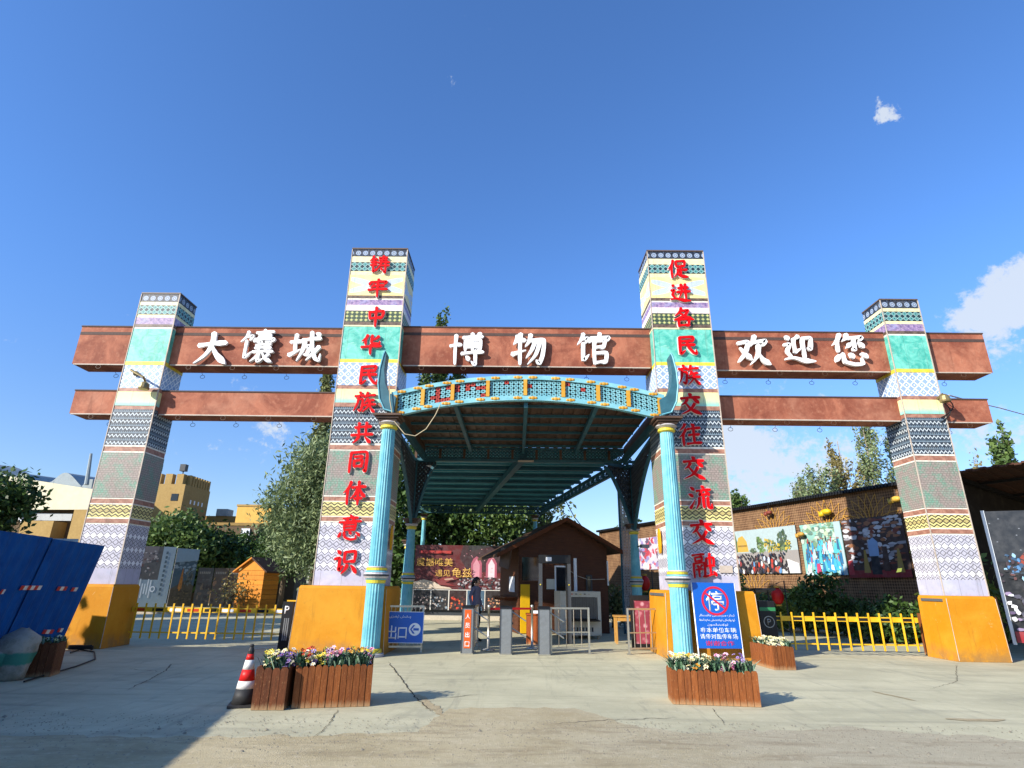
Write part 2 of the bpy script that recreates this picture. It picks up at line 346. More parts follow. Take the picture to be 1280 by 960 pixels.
def p_pale(g, u, v):
    n = g.noise(4, 4, src='UV'); c = g.mix(g.ramp(v+n*.2, .1, .42), '#a9d3b0', '#e9dfa0'); return g.mix(g.ramp(v, .02, .12), '#8fcabb', c)
def p_lace(g, u, v):
    r = g.frac(v/.19); t = g.tri(u/.10); a = (g.ab(r*1.0-.12-t*.36) < .085)*(r < .62); b = (r > .66)*(r < .74); dots = ((r > .76)*(r < .95))*(g.tri(u/.05) < .45)
    n = g.noise(9, 3, src='UV'); base = g.mix(g.ramp(n, .4, .6), '#232b36', '#3b4654'); c = g.mix(a, base, '#c5cfd2'); c = g.mix(b, c, '#7f93a0'); return g.mix(dots, c, '#6c7f8c')
def p_brick(g, u, v):
    row = g.m('FLOOR', v/.055); mv = g.frac(v/.055) < .2; mu = g.frac(u/.085 + row*.5) < .14; n = g.noise(2.4, 5, .65, src='UV'); n2 = g.noise(18, 3, .6, src='UV')
    c = g.mix(g.ramp(n, .42, .62), '#8d8078', '#5f9880'); c = g.mix(g.ramp(n2, .35, .65)*.6, c, '#a39690'); return g.mix(g.mx(mv, mu)*.55, c, '#4d4a44')
def p_yzig(g, u, v):
    t = g.tri(u/.16); b = g.ab(v-.165); q = b - (1-t)*.055; c = g.mix((g.frac(q/.075+.1) < .42)*(b < .15), '#d6ca84', '#3a352a'); return g.mix((q < 0)*.5, c, '#8a7448')
def p_lilac(g, u, v):
    t = g.tri(u/.165); yy = g.ab(g.frac((v+.02)/.31)-.5)*.31; q = yy - (1-t)*.075; n = g.noise(3, 4, src='UV')
    c = g.mix(g.ramp(n, .35, .7), '#b1afbb', '#c6c4cd'); c = g.mix(q < 0, c, '#e8e7ea'); return g.mix((g.frac(q/.075) < .34)*(q > -.002), c, '#6a6870')
def p_lilacplain(g, u, v):
    n = g.noise(6, 5, .7, src='UV'); m = g.noise(2, 3, src='UV'); c = g.mix(g.ramp(n, .5, .72)*.55, '#b0aec0', '#96a4b4'); return g.mix(g.ramp(m, .45, .7)*.4, c, '#d2d0da')
M = dict(
    floral=pat('band_floral', p_floral), cream=pat('band_cream', lambda g, u, v: g.mix(g.ramp(g.noise(8, 4, src='UV'), .4, .7), '#e6dfae', '#d8cf9c')),
    tealdia=pat('band_teal_diamonds', p_teal), xflower=pat('band_x_flower', p_xflower), purple=pat('band_purple', p_purple),
    pink=pat('band_pink_white', lambda g, u, v: g.mix(g.ramp(g.noise(7, 4, src='UV'), .4, .6), '#e0c9cf', '#e6e2d2')), greendia=pat('band_green_diamonds', p_green),
    dark=pat('band_dark_brown', lambda g, u, v: g.mix(g.ramp(g.noise(7, 4, src='UV'), .4, .6), '#4d4038', '#6b5a4e')), turq=pat('band_turquoise', p_turq, dirt=.22),
    yellow=pat('band_yellow', lambda g, u, v: g.mix(g.ramp(g.noise(7, 4, src='UV'), .4, .6), '#d8bf2e', '#e0cc52')), lattice=pat('band_lattice', p_lattice),
    brown=pat('band_brown', lambda g, u, v: g.mix(g.ramp(g.noise(7, 4, src='UV'), .4, .6), '#8c5f4e', '#a87a66')), pale=pat('band_pale_green', p_pale), lace=pat('band_lace', p_lace),
    white=pat('band_white', lambda g, u, v: g.mix(g.ramp(g.noise(7, 4, src='UV'), .4, .6), '#e4dfd0', '#d6cfc0')), brick=pat('band_small_brick', p_brick),
    yzig=pat('band_yellow_zigzag', p_yzig), lilaczig=pat('band_lilac_zigzag', p_lilac), lilac=pat('band_lilac', p_lilacplain))
def m_beam():
    g = G('beam_clay', .75, 0, .2); n = g.noise(1.1, 7, .7, dist=.6); n2 = g.noise(9, 5, .65); e = g.noise(.35, 3, .5)
    c = g.mix(g.ramp(n, .35, .7), '#7c4535', '#ab6c53'); c = g.mix(g.ramp(g.noise(.5, 5, .7), .5, .7)*.4, c, '#c48d72'); c = g.mix(g.ramp(n2, .5, .8)*.4, c, '#c08c70'); s = g.noise(2.2, 5, .7, stretch=(3.5, 3.5, .35)); c = g.mix(g.ramp(s, .55, .78)*.4, c, '#4c2c24')
    g.base(c); g.bump(n2, .25, .02); return g.mat
M['beam'] = m_beam(); M['beamstripe'] = basic('beam_stripe', '#4a3a35', .75, wear=.4)
M['trim'] = basic('pale_trim', '#b3a596', .6, wear=.4)
def m_ochre(name, a, b):
    g = G(name, .7, 0, .25); n = g.noise(1.3, 7, .7, dist=.5); n2 = g.noise(12, 5, .65); c = g.mix(g.ramp(n, .35, .75), a, b)
    x, y, z = g.xyz(); low = g.ramp(z + n*.5, .25, .62, 1., 0.); c = g.mix(low*g.ramp(g.noise(3.5, 5, .7), .3, .62)*.7, c, '#7d6646'); sc = g.noise(5, 7, .78, stretch=(1, 1, .5), dist=1.5); c = g.mix(g.ramp(sc, .62, .68)*.5, c, '#e0c08a'); st = g.noise(3, 5, .7, stretch=(3, 3, .3)); c = g.mix(g.ramp(st, .55, .72)*.35, c, '#8a5a18'); c = g.mix(g.ramp(n2, .56, .8)*.35, c, '#8c6a2c'); g.base(c); g.bump(n2, .2, .015); return g.mat
M['ochre'] = m_ochre('ochre_base', '#be7c0e', '#c98d22'); M['red'] = basic('red_letter', '#cc0912', .6, wear=0, spec=.12); M['lwhite'] = basic('white_letter', '#e8e8e8', .5, wear=.15, dark='#9a9690')
M['whiteedge'] = basic('white_letter_edge', '#e6dcd6', .5, wear=.1)
M['blue'] = None
def m_paint(name, a, b, chip, amt=.35, rough=.5):
    g = G(name, rough, 0, .35); n = g.noise(2.5, 6, .7); k = g.noise(9, 6, .7, stretch=(1, 1, .5)); c = g.mix(g.ramp(n, .35, .7), a, b); c = g.mix(g.ramp(k, .60, .70)*amt, c, chip); g.base(c); g.bump(k, .12, .01); return g.mat
M['blue'] = m_paint('turquoise_paint', '#5a9fae', '#78b6c0', '#27616e'); M['dblue'] = m_paint('dull_teal_paint', '#2c5663', '#386876', '#26383d', .5)
M['gold'] = m_paint('gold_paint', '#b98522', '#c99a3a', '#7a4a1c', .5); M['palet'] = m_paint('pale_teal_paint', '#6aa6b2', '#86bcc4', '#5a8f9a', .4)
M['brickred'] = m_paint('dusty_red_paint', '#a3342c', '#b54a3d', '#6d2a24'); M['roofsheet'] = m_paint('teal_roof_sheet', '#3f8494', '#4b95a5', '#3b4b4d', .4)
M['rust'] = m_paint('rusty_board', '#4a382c', '#624a3a', '#2f241e'); M['steel'] = basic('brushed_steel', '#b9b4a6', .38, .85, wear=.3); M['greysteel'] = basic('grey_steel', '#8c8e8e', .42, .7, wear=.25)
M['black'] = basic('black_plastic', '#17181a', .45, wear=.1); M['dark'+'grey'] = basic('dark_grey_paint', '#3a3e42', .5, wear=.2)
M['wire'] = basic('cable_rubber', '#1d1b1a', .6, wear=0); M['rope'] = basic('pale_rope', '#b7a888', .8, wear=.1)
M['ringy'] = m_paint('ring_yellow', '#c9b42e', '#d6c64a', '#7d7030', .3); M['ringw'] = m_paint('ring_grey', '#a7a3a5', '#c4c0c0', '#6c686a', .4)
def m_conc():
    g = G('concrete', .85, 0, .2); n = g.noise(.55, 8, .68, src='Object'); n2 = g.noise(7, 6, .7); n3 = g.noise(.9, 6, .7, stretch=(.28, 2.2, 1), dist=.8); sp = g.noise(90, 3, .7)
    c = g.mix(g.ramp(n, .3, .72), '#aca78a', '#c4be9e'); c = g.mix(g.ramp(n3, .46, .72)*.6, c, '#8f8b76'); c = g.mix(g.ramp(n2, .52, .76)*.35, c, '#cdc8b0')
    c = g.mix(g.ramp(sp, .55, .7)*.3, c, '#838173'); n6 = g.noise(1.1, 6, .72, stretch=(2.6, .35, 1), dist=1.4); c = g.mix(g.ramp(n6, .52, .7)*.35, c, '#7a786c'); n5 = g.noise(2.4, 7, .75, dist=1.); c = g.mix(g.ramp(n5, .62, .72)*.35, c, '#d6cfb2')
    g.base(c); h = g.mix(.5, g.mix(.6, n2.k, sp.k), n.k); g.bump(h, .32, .02); return g.mat
def m_dirt():
    g = G('packed_dirt', .95, 0, .1); n = g.noise(.8, 8, .7); n2 = g.noise(11, 6, .72); n3 = g.noise(1.6, 6, .7, stretch=(.5, 2.5, 1), dist=1.2); p = g.voro(38)
    x, y, z = g.xyz(); c = g.mix(g.ramp(n, .3, .7), '#a69876', '#bdb08e'); c = g.mix(g.ramp(x+n*6, 1.5, 7)*.6, c, '#a5a08e'); c = g.mix(g.ramp(n3, .45, .7)*.55, c, '#877a63'); c = g.mix(g.ramp(n2, .5, .75)*.5, c, '#cfc3a8'); c = g.mix((p < .16)*g.ramp(n2, .45, .6)*.6, c, '#5d5344')
    g.base(c); g.bump(g.mix(.5, n2.k, g.noise(70, 4, .7).k), .6, .03); return g.mat
M['conc'] = m_conc(); M['dirt'] = m_dirt(); M['earth'] = basic('dry_earth', '#8f8168', .95, wear=.4, scale=1.2, bump=.4, bscale=12)
M['crack'] = basic('crack_dark', '#3d382f', .95, wear=.3, scale=20); M['rubble'] = basic('crumbled_concrete', '#a39474', .95, wear=.4, scale=8, bump=.5)
M['asphalt'] = basic('asphalt', '#5a5b5c', .9, wear=.3, scale=1.5, bump=.3, bscale=60)
M['print'] = g_print()

# ------------------------------------------------------------ ground
def sheet(name, pts, z, mat):
    b = MB(); b.add([(x, y, z) for x, y in pts], [tuple(range(len(pts)))]); return struct(b.build(name, mat))
sheet('ground', [(-900, -900), (900, -900), (900, 900), (-900, 900)], -.012, M['earth'])
sheet('concrete_forecourt', [(-16, -9.5), (16, -9.5), (26, 3), (18, 30), (-6, 34), (-24, 30), (-20, 6)], -.004, M['conc'])
_r = random.Random(3)
def ragged(pts, step=.12, amp=.06):
    o = []
    for (a, b) in zip(pts, pts[1:]):
        L = math.hypot(b[0]-a[0], b[1]-a[1]); n = max(1, int(L/step))
        for i in range(n): t = i/n; o.append((a[0]+(b[0]-a[0])*t+_r.uniform(-amp, amp)*.5, a[1]+(b[1]-a[1])*t+_r.uniform(-amp, amp)))
    return o+[pts[-1]]
E_L = [gZ(u, v).to_2d()[:] for u, v in ((-260, 908), (30, 920), (180, 921), (240, 921), (400, 919), (520, 915), (545, 897), (560, 886), (640, 884), (720, 885), (790, 907), (860, 916), (1000, 912), (1060, 908), (1140, 917), (1230, 920), (1300, 930), (1700, 940))]
er = ragged(E_L); sheet('dirt_roadside', er+[(40, -14), (40, -60), (-40, -60), (-40, -14)], .0, M['dirt'])
def ribbon(pts, w0, w1, name, mat, z=.002, amp=.03, kind=True):
    p = ragged(pts, .07, amp); L, R = [], []
    for i, q in enumerate(p):
        a = p[max(i-1, 0)]; b = p[min(i+1, len(p)-1)]; d = Vector((b[0]-a[0], b[1]-a[1])).normalized(); wd = _r.uniform(w0, w1)*(1-abs(2*i/(len(p)-1)-1)**6)
        L.append((q[0]-d.y*wd, q[1]+d.x*wd, z)); R.append((q[0]+d.y*wd, q[1]-d.x*wd, z))
    n = len(p); b = MB(); b.add(L+R, [(i+n, i+1+n, i+1, i) for i in range(n-1)]); return struct(b.build(name, mat))
for k, (px, a, c) in enumerate(([((485, 827), (497, 842), (509, 858), (519, 872), (530, 881), (545, 893)), .003, .016], [((423, 886), (414, 901), (402, 914), (392, 921)), .002, .006],
        [((155, 864), (190, 848), (208, 838), (214, 830), (264, 828)), .003, .009], [((205, 840), (160, 836)), .003, .008], [((1090, 864), (1146, 876)), .012, .03], [((1195, 830), (1196, 852), (1160, 862)), .002, .006],
        [((690, 905), (760, 900), (850, 897)), .003, .008], [((560, 872), (600, 868)), .003, .01], [((890, 885), (906, 906)), .002, .006])):
    ribbon([gZ(*q).to_2d()[:] for q in px], a, c, 'ground_crack', M['rubble'] if k == 4 else M['crack'])
for px in (((520, 868), (536, 880), (556, 896)),): ribbon([gZ(*q).to_2d()[:] for q in px], .03, .10, 'ground_patch', M['rubble'], .001, .06)
b = MB(); c0 = gZ(1222, 900); b.add([(c0.x+.32*cos(t)*(1+.3*sin(3*t)), c0.y+.1*sin(t)*(1+.4*cos(2*t)), .002) for t in np.linspace(0, 2*pi, 18)[:-1]], [tuple(range(17))]); struct(b.build('ground_patch', M['rubble']))

# ------------------------------------------------------------ the gate
gate = thing('entrance_gate', 'monumental gate of four patterned square pillars joined by red brown beams', 'gate', (0, 0, 0))
INNER_Z = [10.36, 10.13, 9.95, 9.67, 9.55, 8.91, 8.83, 8.78, 8.62, 8.45, 8.12, 8.02, 7.98, 7.04, 6.94, 6.31, 6.21, 5.84, 5.73, 4.78, 4.73, 4.62, 4.59, 3.48, 3.45, 3.35, 3.33, 3.0, 2.97, 2.87, 2.84, 1.74, 1.42]
INNER_T = 'floral cream tealdia cream xflower dark white purple pink greendia dark cream turq yellow lattice brown pale brown lace white brown white brick white brown white yzig white brown white lilaczig lilac'.split()
OUTER_Z = [9.0, 8.76, 8.66, 8.38, 8.29, 8.08, 8.0, 7.95, 6.99, 6.89, 6.24, 6.14, 5.76, 5.66, 4.71, 4.67, 4.55, 4.52, 3.39, 3.36, 3.25, 3.22, 2.91, 2.88, 2.78, 2.75, 1.73, 1.38]
OUTER_T = 'floral cream tealdia cream purple dark white turq yellow lattice brown pale brown lace white brown white brick white brown white yzig white brown white lilaczig lilac'.split()
PIL = [(-10.5, -9.43, .2, 1.05, 9.0, 1.38, .05, OUTER_Z, OUTER_T), (-4.70, -3.15, 0, 1.16, 10.36, 1.42, .22, INNER_Z, INNER_T), (3.58, 5.14, 0, 1.16, 10.36, 1.42, .22, INNER_Z, INNER_T), (9.92, 10.94, .2, 1.05, 9.0, 1.38, .05, OUTER_Z, OUTER_T)]
pillars = []
for i, (x0, x1, y0, y1, H, hb, ov, ZS, TS) in enumerate(PIL):
    pl = MB().box(x0+.02, x1-.02, y0+.02, y1-.02, .3, H+.012).build('pillar', M['dark'], gate, label=['slim patterned pillar beside the blue hoarding', 'tall patterned pillar beside the exit sign', 'tall patterned pillar behind the no parking sign', 'slim patterned pillar beside the dark shed'][i])
    for k, t in enumerate(TS):
        e = .004*((k*7) % 3); uvbox('band', x0-e, x1+e, y0-e, y1+e, ZS[k+1], ZS[k], M[t], pl)
    MB().box(x0-.012, x1+.012, y0-.012, y1+.012, H+.014, H+.05).build('cap', M['dark'], pl)
    for xx in (x0, x1): MB().box(xx-.013, xx+.007 if xx == x0 else xx+.013, y0-.014, y0+.006, hb, H).build('corner_trim', M['trim'], pl)
    q = MB(); fl = .0
    X0, X1, Y0, Y1 = x0-ov, x1+ov, y0-ov-.05, y1+ov
    fl = .05 if ov > .1 else .02; vs = [(X0-fl, Y0-fl, 0), (X1+fl, Y0-fl, 0), (X1+fl, Y1+fl, 0), (X0-fl, Y1+fl, 0), (X0, Y0, hb-.06), (X1, Y0, hb-.06), (X1, Y1, hb-.06), (X0, Y1, hb-.06), (X0+.03, Y0+.03, hb-.003), (X1-.03, Y0+.03, hb-.003), (X1-.03, Y1-.03, hb-.003), (X0+.03, Y1-.03, hb-.003)]
    q.add(vs, [(0, 3, 2, 1), (8, 9, 10, 11)]+[(a+o, (a+1) % 4+o, (a+1) % 4+4+o, a+4+o) for o in (0, 4) for a in range(4)]); q.build('base', M['ochre'], pl)
    for xx, sg in ((X0, -1), (X1, 1)): MB().tube([(xx+sg*fl+.0, Y0-fl, .02), (xx+sg*fl*.5, Y0-fl*.5, hb*.5), (xx, Y0, hb-.06)], [.008, .005, .008], 5).build('worn_edge', M['trim'], pl)
    if i > 1: MB().box(X0-.025, X0+.02, Y0+.12, Y1-.15, hb-.13, hb-.07).build('metal_strip', M['greysteel'], pl)
    pillars.append(pl)
BY = .36
beams = []
def beam(name, x0, x1, z0, z1, stripe=True, y1=1.0, lab=None):
    o = MB().box(x0, x1, BY, y1, z0, z1).build(name, M['beam'], gate)
    if lab: o['label'] = lab
    if stripe:
        MB().box(x0+.002, x1-.002, BY-.006, BY+.01, z1-.235, z1-.15).build('stripe', M['beamstripe'], o)
    MB().box(x0-.01, x1+.01, BY-.02, y1+.01, z1+.001, z1+.035).build('coping', M['beamstripe'], o)
    MB().box(x0+.05, x1-.05, BY-.02, BY+.02, z0-.03, z0-.002).build('light_strip', M['trim'], o)
    n = max(1, int((x1-x0)/1.05)); hm = MB()
    for k in range(n):
        x = x0+(k+.5)*(x1-x0)/n
        for yy in (BY-.05, y1+.04):
            h = MB(); h.tube([(x+.065*cos(t), yy, z0-.10+.05*sin(t)) for t in np.linspace(.35*pi, 2.65*pi, 14)], .006, 5); h.tube([(x, yy, z0-.055), (x, (BY+.01 if yy < BY else y1-.02), z0-.012)], .006, 5); h.build('hook', M['rust'], o)
    return o
PA = [p[:2] for p in PIL]
bL0 = beam('beam', -12.05, PA[0][0], 6.97, 8.06); bL = beam('beam', PA[0][1], PA[1][0], 6.97, 8.06, lab='beam carrying three white characters for the naan bread city')
bC = beam('beam', PA[1][1], PA[2][0], 7.02, 8.13, lab='beam carrying the three white characters for museum'); bR = beam('beam', PA[2][1], PA[3][0], 6.97, 8.08, lab='beam carrying three white characters of welcome'); bR0 = beam('beam', PA[3][1], 12.6, 6.97, 8.08)
l0 = beam('lower_beam', -11.75, PA[0][0], 5.58, 6.2, False); l1 = beam('lower_beam', PA[0][1], PA[1][0], 5.58, 6.2, False); l2 = beam('lower_beam', PA[2][1], PA[3][0], 5.62, 6.22, False); l3 = beam('lower_beam', PA[3][1], 12.25, 5.6, 6.2, False)
# brush written characters: strokes on a 100 x 100 square (h level, s upright, p left sweep, n right sweep, d dot, t rising flick, z bent, g hook)
STROKES = {
'大': 'h 12,58 86,68;p 50,97 49,62 34,30 8,6;n 50,60 66,32 95,6',
'馕': 'p 24,94 18,78 6,62;z 20,78 37,81 30,68;g 22,66 22,16 38,32;h 46,90 92,93;s 68,99 68,74;z 52,83 84,85 83,75;h 52,74 84,75;d 46,72 42,62;z 44,70 95,72 90,63;z 52,62 62,62 60,55;z 74,62 86,62 84,55;h 50,52 88,54;h 48,43 90,45;s 59,54 59,34;s 78,54 78,34;h 42,32 97,35;p 64,32 54,18 40,5;g 60,24 60,5 73,13;p 88,26 80,18 74,16;n 70,30 80,13 97,3',
'城': 'h 6,64 34,68;s 20,90 20,32;t 4,24 38,42;h 40,70 92,77;p 46,70 44,40 30,6;z 46,50 62,53 58,28 50,26;g 64,97 69,50 82,16 94,8 96,28;p 90,52 76,30 56,8;d 78,94 89,84',
'博': 'h 4,60 34,64;s 20,94 20,6;h 40,86 95,90;s 48,76 48,46;z 48,76 88,79 87,48 80,46;h 50,66 86,67;h 50,56 86,57;s 67,98 67,46;d 80,99 88,93;h 38,36 97,41;g 76,46 76,8 74,4 64,13;d 50,28 58,16',
'物': 'p 18,90 14,76 6,64;h 14,74 38,78;s 26,98 26,4;t 4,34 42,48;p 56,95 50,74 40,58;z 52,76 92,79 88,30 80,8 72,16;p 67,74 58,48 42,24;p 81,74 70,36 46,4',
'馆': 'p 24,94 18,78 6,62;z 20,78 37,81 30,68;g 22,66 22,16 38,32;d 66,99 71,89;d 46,84 41,70;z 44,82 95,85 88,73;s 54,72 54,4;z 54,72 82,74 82,53;h 54,53 82,54;z 54,36 86,38 86,8;h 54,7 86,9',
'欢': 'z 8,72 40,77 28,40 5,12;n 14,58 28,40 45,18;p 62,97 56,78 46,62;z 58,76 93,80 84,64;p 70,66 64,34 40,4;n 68,42 80,20 99,3',
'迎': 'd 12,92 21,81;z 6,62 24,64 14,40 24,22;n 3,14 30,18 60,9 98,7;p 53,93 46,87 36,83;s 38,84 38,42;t 37,38 59,51;z 64,84 91,87 88,48 80,52;s 66,86 66,18',
'您': 'p 30,97 20,78 5,62;s 20,78 20,44;p 50,97 44,84 35,74;z 46,84 91,87 82,76;g 66,82 66,48 58,54;p 54,68 50,60 44,54;d 78,70 91,56;d 16,34 8,14;g 28,36 32,12 60,3 82,7 80,24;d 48,38 57,24;d 82,38 95,24',
'铸': 'p 22,97 16,82 4,68;h 16,78 38,81;h 10,62 38,65;h 8,46 40,49;g 24,78 24,12 43,29;h 48,86 90,89;h 50,74 88,76;h 42,60 99,64;p 70,99 62,60 38,12;h 52,42 99,46;g 82,56 82,10 80,5 70,14;d 58,30 67,19',
'牢': 'd 47,99 54,88;d 15,82 9,66;z 14,80 91,84 82,69;p 34,68 28,58 17,50;h 28,58 79,62;h 6,38 95,43;s 52,74 52,0',
'中': 's 20,74 23,38;z 20,74 83,80 78,43;h 22,40 78,44;s 50,99 50,0',
'华': 'p 32,95 22,78 5,62;s 24,78 24,46;p 84,89 70,76 50,66;g 52,95 52,58 62,50 88,52 89,65;h 5,32 97,38;s 50,46 50,-2',
'民': 'z 20,86 82,90 80,67;h 22,66 80,69;g 20,88 20,6 45,23;h 22,46 87,50;g 52,68 60,36 80,10 94,6 93,27',
'族': 'd 22,99 29,88;h 4,78 46,82;z 20,62 40,64 38,20 30,9 23,16;p 20,80 18,44 3,8;p 62,97 56,82 46,70;h 58,80 95,84;p 64,68 58,56 50,46;h 60,56 91,60;h 48,36 99,41;p 74,58 68,30 43,3;n 74,38 84,18 99,3',
'共': 'h 16,72 87,78;s 34,95 34,42;s 66,97 66,44;h 3,38 97,44;p 36,32 28,18 11,3;n 62,32 74,20 90,4',
'同': 's 16,88 14,0;z 16,88 84,92 84,10 73,15;h 32,70 68,73;s 34,54 34,26;z 34,54 66,57 65,29;h 34,28 66,30',
'体': 'p 34,97 24,72 3,47;s 22,70 22,0;h 38,72 97,77;s 68,98 68,0;p 66,74 56,46 35,23;n 70,74 82,48 99,31;h 52,25 84,28',
'意': 'd 47,100 54,91;h 20,86 82,90;d 34,85 40,75;p 66,86 62,79 57,74;h 5,70 97,75;s 28,64 28,36;z 28,64 74,67 73,39;h 28,51 74,53;h 28,38 74,40;d 15,28 7,9;g 30,30 34,8 60,1 80,5 78,19;d 49,32 58,20;d 80,30 95,15',
'识': 'd 13,93 25,80;z 4,60 26,64 24,16 41,33;s 46,88 46,46;z 46,88 88,91 87,51;h 46,48 88,51;p 58,36 52,20 35,2;d 74,36 97,6',
'促': 'p 30,97 22,72 3,47;s 20,70 20,0;s 44,90 44,60;z 44,90 84,93 82,65;h 44,61 84,64;s 64,60 64,12;h 64,40 91,43;p 50,46 46,26 31,3;n 46,26 62,10 99,3',
'进': 'd 12,92 21,81;z 6,62 24,64 14,40 24,22;n 3,14 30,18 60,9 98,7;h 42,74 89,78;h 35,52 97,56;p 56,95 56,54 41,19;s 76,97 76,17',
'各': 'p 44,99 34,78 11,57;z 36,84 74,88 56,60 7,37;n 34,76 58,56 99,39;s 28,38 28,2;z 28,38 74,41 72,9;h 28,7 74,10',
'交': 'd 45,99 55,86;h 7,76 93,82;p 36,72 28,58 11,45;d 64,74 88,55;p 68,52 48,24 7,2;n 30,52 54,24 96,2',
'往': 'p 32,97 24,82 7,67;p 34,72 24,54 3,35;s 22,54 22,0;d 59,97 71,84;h 42,74 95,79;h 46,46 91,50;h 36,7 99,12;s 68,76 68,10',
'流': 'd 11,93 25,80;d 3,65 19,53;t 7,4 29,41;d 57,99 67,88;h 36,78 95,83;z 60,80 47,61 82,65;d 74,75 88,58;p 46,50 44,26 31,2;s 64,52 64,8;g 82,52 82,12 96,7 97,25',
'融': 'h 4,90 52,94;s 16,82 16,66;z 16,82 42,84 41,69;h 16,67 42,69;s 8,58 8,2;z 8,58 50,60 50,10 43,8;d 20,51 26,41;p 41,52 37,46 33,42;h 16,34 42,36;s 29,36 29,6;s 60,78 60,46;z 60,78 90,81 89,49;h 60,48 90,51;s 75,98 75,16;t 53,9 97,20;d 86,29 97,9'}
PROF = dict(h=(1., .72, .70, 1.1, .9), s=(1.15, .9, .85, .85, .6), p=(1.15, 1., .85, .55, .15), n=(.4, .65, .95, 1.4, .25), d=(.3, .8, 1.25, 1.2, .6), t=(1.25, .95, .6, .35, .1), z=(.85, .85, 1., .95, .5), g=(1., .95, .95, .8, .15))
def brush(name, ch, mat, parent, pos, height, depth, grow=0., seed=0, y0=0.):
    rn = random.Random(seed); S = [q.split() for q in STROKES[ch].split(';')]; w0 = (14.8-.42*len(S))*.5; w0 = max(w0, 3.7); b = MB(); sc = height/100.
    for k, q in enumerate(S):
        P = [Vector((float(a), float(c))) for a, c in (x.split(',') for x in q[1:])]; ty = q[0]
        P = [p+Vector((rn.uniform(-1, 1), rn.uniform(-1, 1))) for p in P]
        if ty == 'h': m = (P[0]+P[1])/2+Vector((0, 1.6)); P = [P[0], m, P[1]]
        if ty in 'sdt' and len(P) == 2: m = (P[0]+P[1])/2+Vector((-1.2 if ty == 's' else 1.5, 1.)); P = [P[0], m, P[1]]
        pts = []; tight = .25 if ty in 'zg' else .5
        for i in range(len(P)-1):
            p0, p1, p2, p3 = P[max(i-1, 0)], P[i], P[i+1], P[min(i+2, len(P)-1)]; m1, m2 = (p2-p0)*tight, (p3-p1)*tight
            if ty in 'zg' and i == 0: m1 = p2-p1
            for j in range(6): t = j/6; pts.append((2*t**3-3*t*t+1)*p1+(t**3-2*t*t+t)*m1+(-2*t**3+3*t*t)*p2+(t**3-t*t)*m2)
        pts.append(P[-1]); n = len(pts); pf = PROF[ty]; L, R = [], []
        d0 = (pts[1]-pts[0]).normalized(); d1 = (pts[-1]-pts[-2]).normalized()
        for i, p in enumerate(pts):
            t = i/(n-1)*4; a = min(int(t), 3); f = t-a; wd = w0*(pf[a]*(1-f)+pf[a+1]*f)*rn.uniform(.93, 1.07)+grow
            d = (pts[min(i+1, n-1)]-pts[max(i-1, 0)]).normalized(); nn = Vector((-d.y, d.x)); L.append(p+nn*wd); R.append(p-nn*wd)
        capa = pts[0]-d0*((L[0]-R[0]).length*.32); capb = pts[-1]+d1*((L[-1]-R[-1]).length*.45)
        out = [capa]+R+[capb]+L[::-1]; N = len(out); dd = depth+.0015*k
        P3 = [(pos[0]+(x-50)*sc, y0-dd, pos[2]+(z-50)*sc) for x, z in out]; P4 = [(a, y0, c) for a, _, c in P3]
        fr = [(0, 1, N-1)]+[(1+i, 2+i, N-2-i, N-1-i) for i in range(n-1)]+[(n, n+1, n+2)]
        b.add(P3+P4, fr+[(i, i+N, (i+1) % N+N, (i+1) % N) for i in range(N)])
    return b.build(name, mat, parent)
for pr, txt in ((bL, (('大', 265, 436, 41), ('馕', 321, 433, 42), ('城', 382, 434, 39))), (bC, (('博', 583, 437, 41), ('物', 661, 437, 41), ('馆', 741, 436, 41))), (bR, (('欢', 940, 438, 38), ('迎', 998, 436, 36), ('您', 1061, 437, 40)))):
    for k, (ch, u, v, h) in enumerate(txt):
        p = gY(u, v, BY-.1); hh = (gY(u, v-h/2, BY-.1)-gY(u, v+h/2, BY-.1)).length
        brush('letter', ch, M['lwhite'], pr, p, hh, .07, .3, ord(ch), BY-.06)
for pr, txt in ((pillars[1], (('铸', 474, 331), ('牢', 472, 360), ('中', 470, 396), ('华', 464, 430), ('民', 460, 468), ('族', 456, 503), ('共', 453, 541), ('同', 448, 577), ('体', 443, 616), ('意', 437, 659), ('识', 432, 702))),
                (pillars[2], (('促', 847, 336), ('进', 850, 366), ('各', 854, 397), ('民', 858, 431), ('族', 861, 469), ('交', 863, 505), ('往', 862, 543), ('交', 867, 585), ('流', 875, 622), ('交', 877, 665), ('融', 880, 707)))):
    for k, (ch, u, v) in enumerate(txt):
        p = gY(u, v, -.05)
        brush('letter', ch, M['red'], pr, p, .565, .02, .55, ord(ch)+k, -.05)
        brush('letter_edge', ch, M['whiteedge'], pr, p, .565, .02, 3.0, ord(ch)+k, -.012)
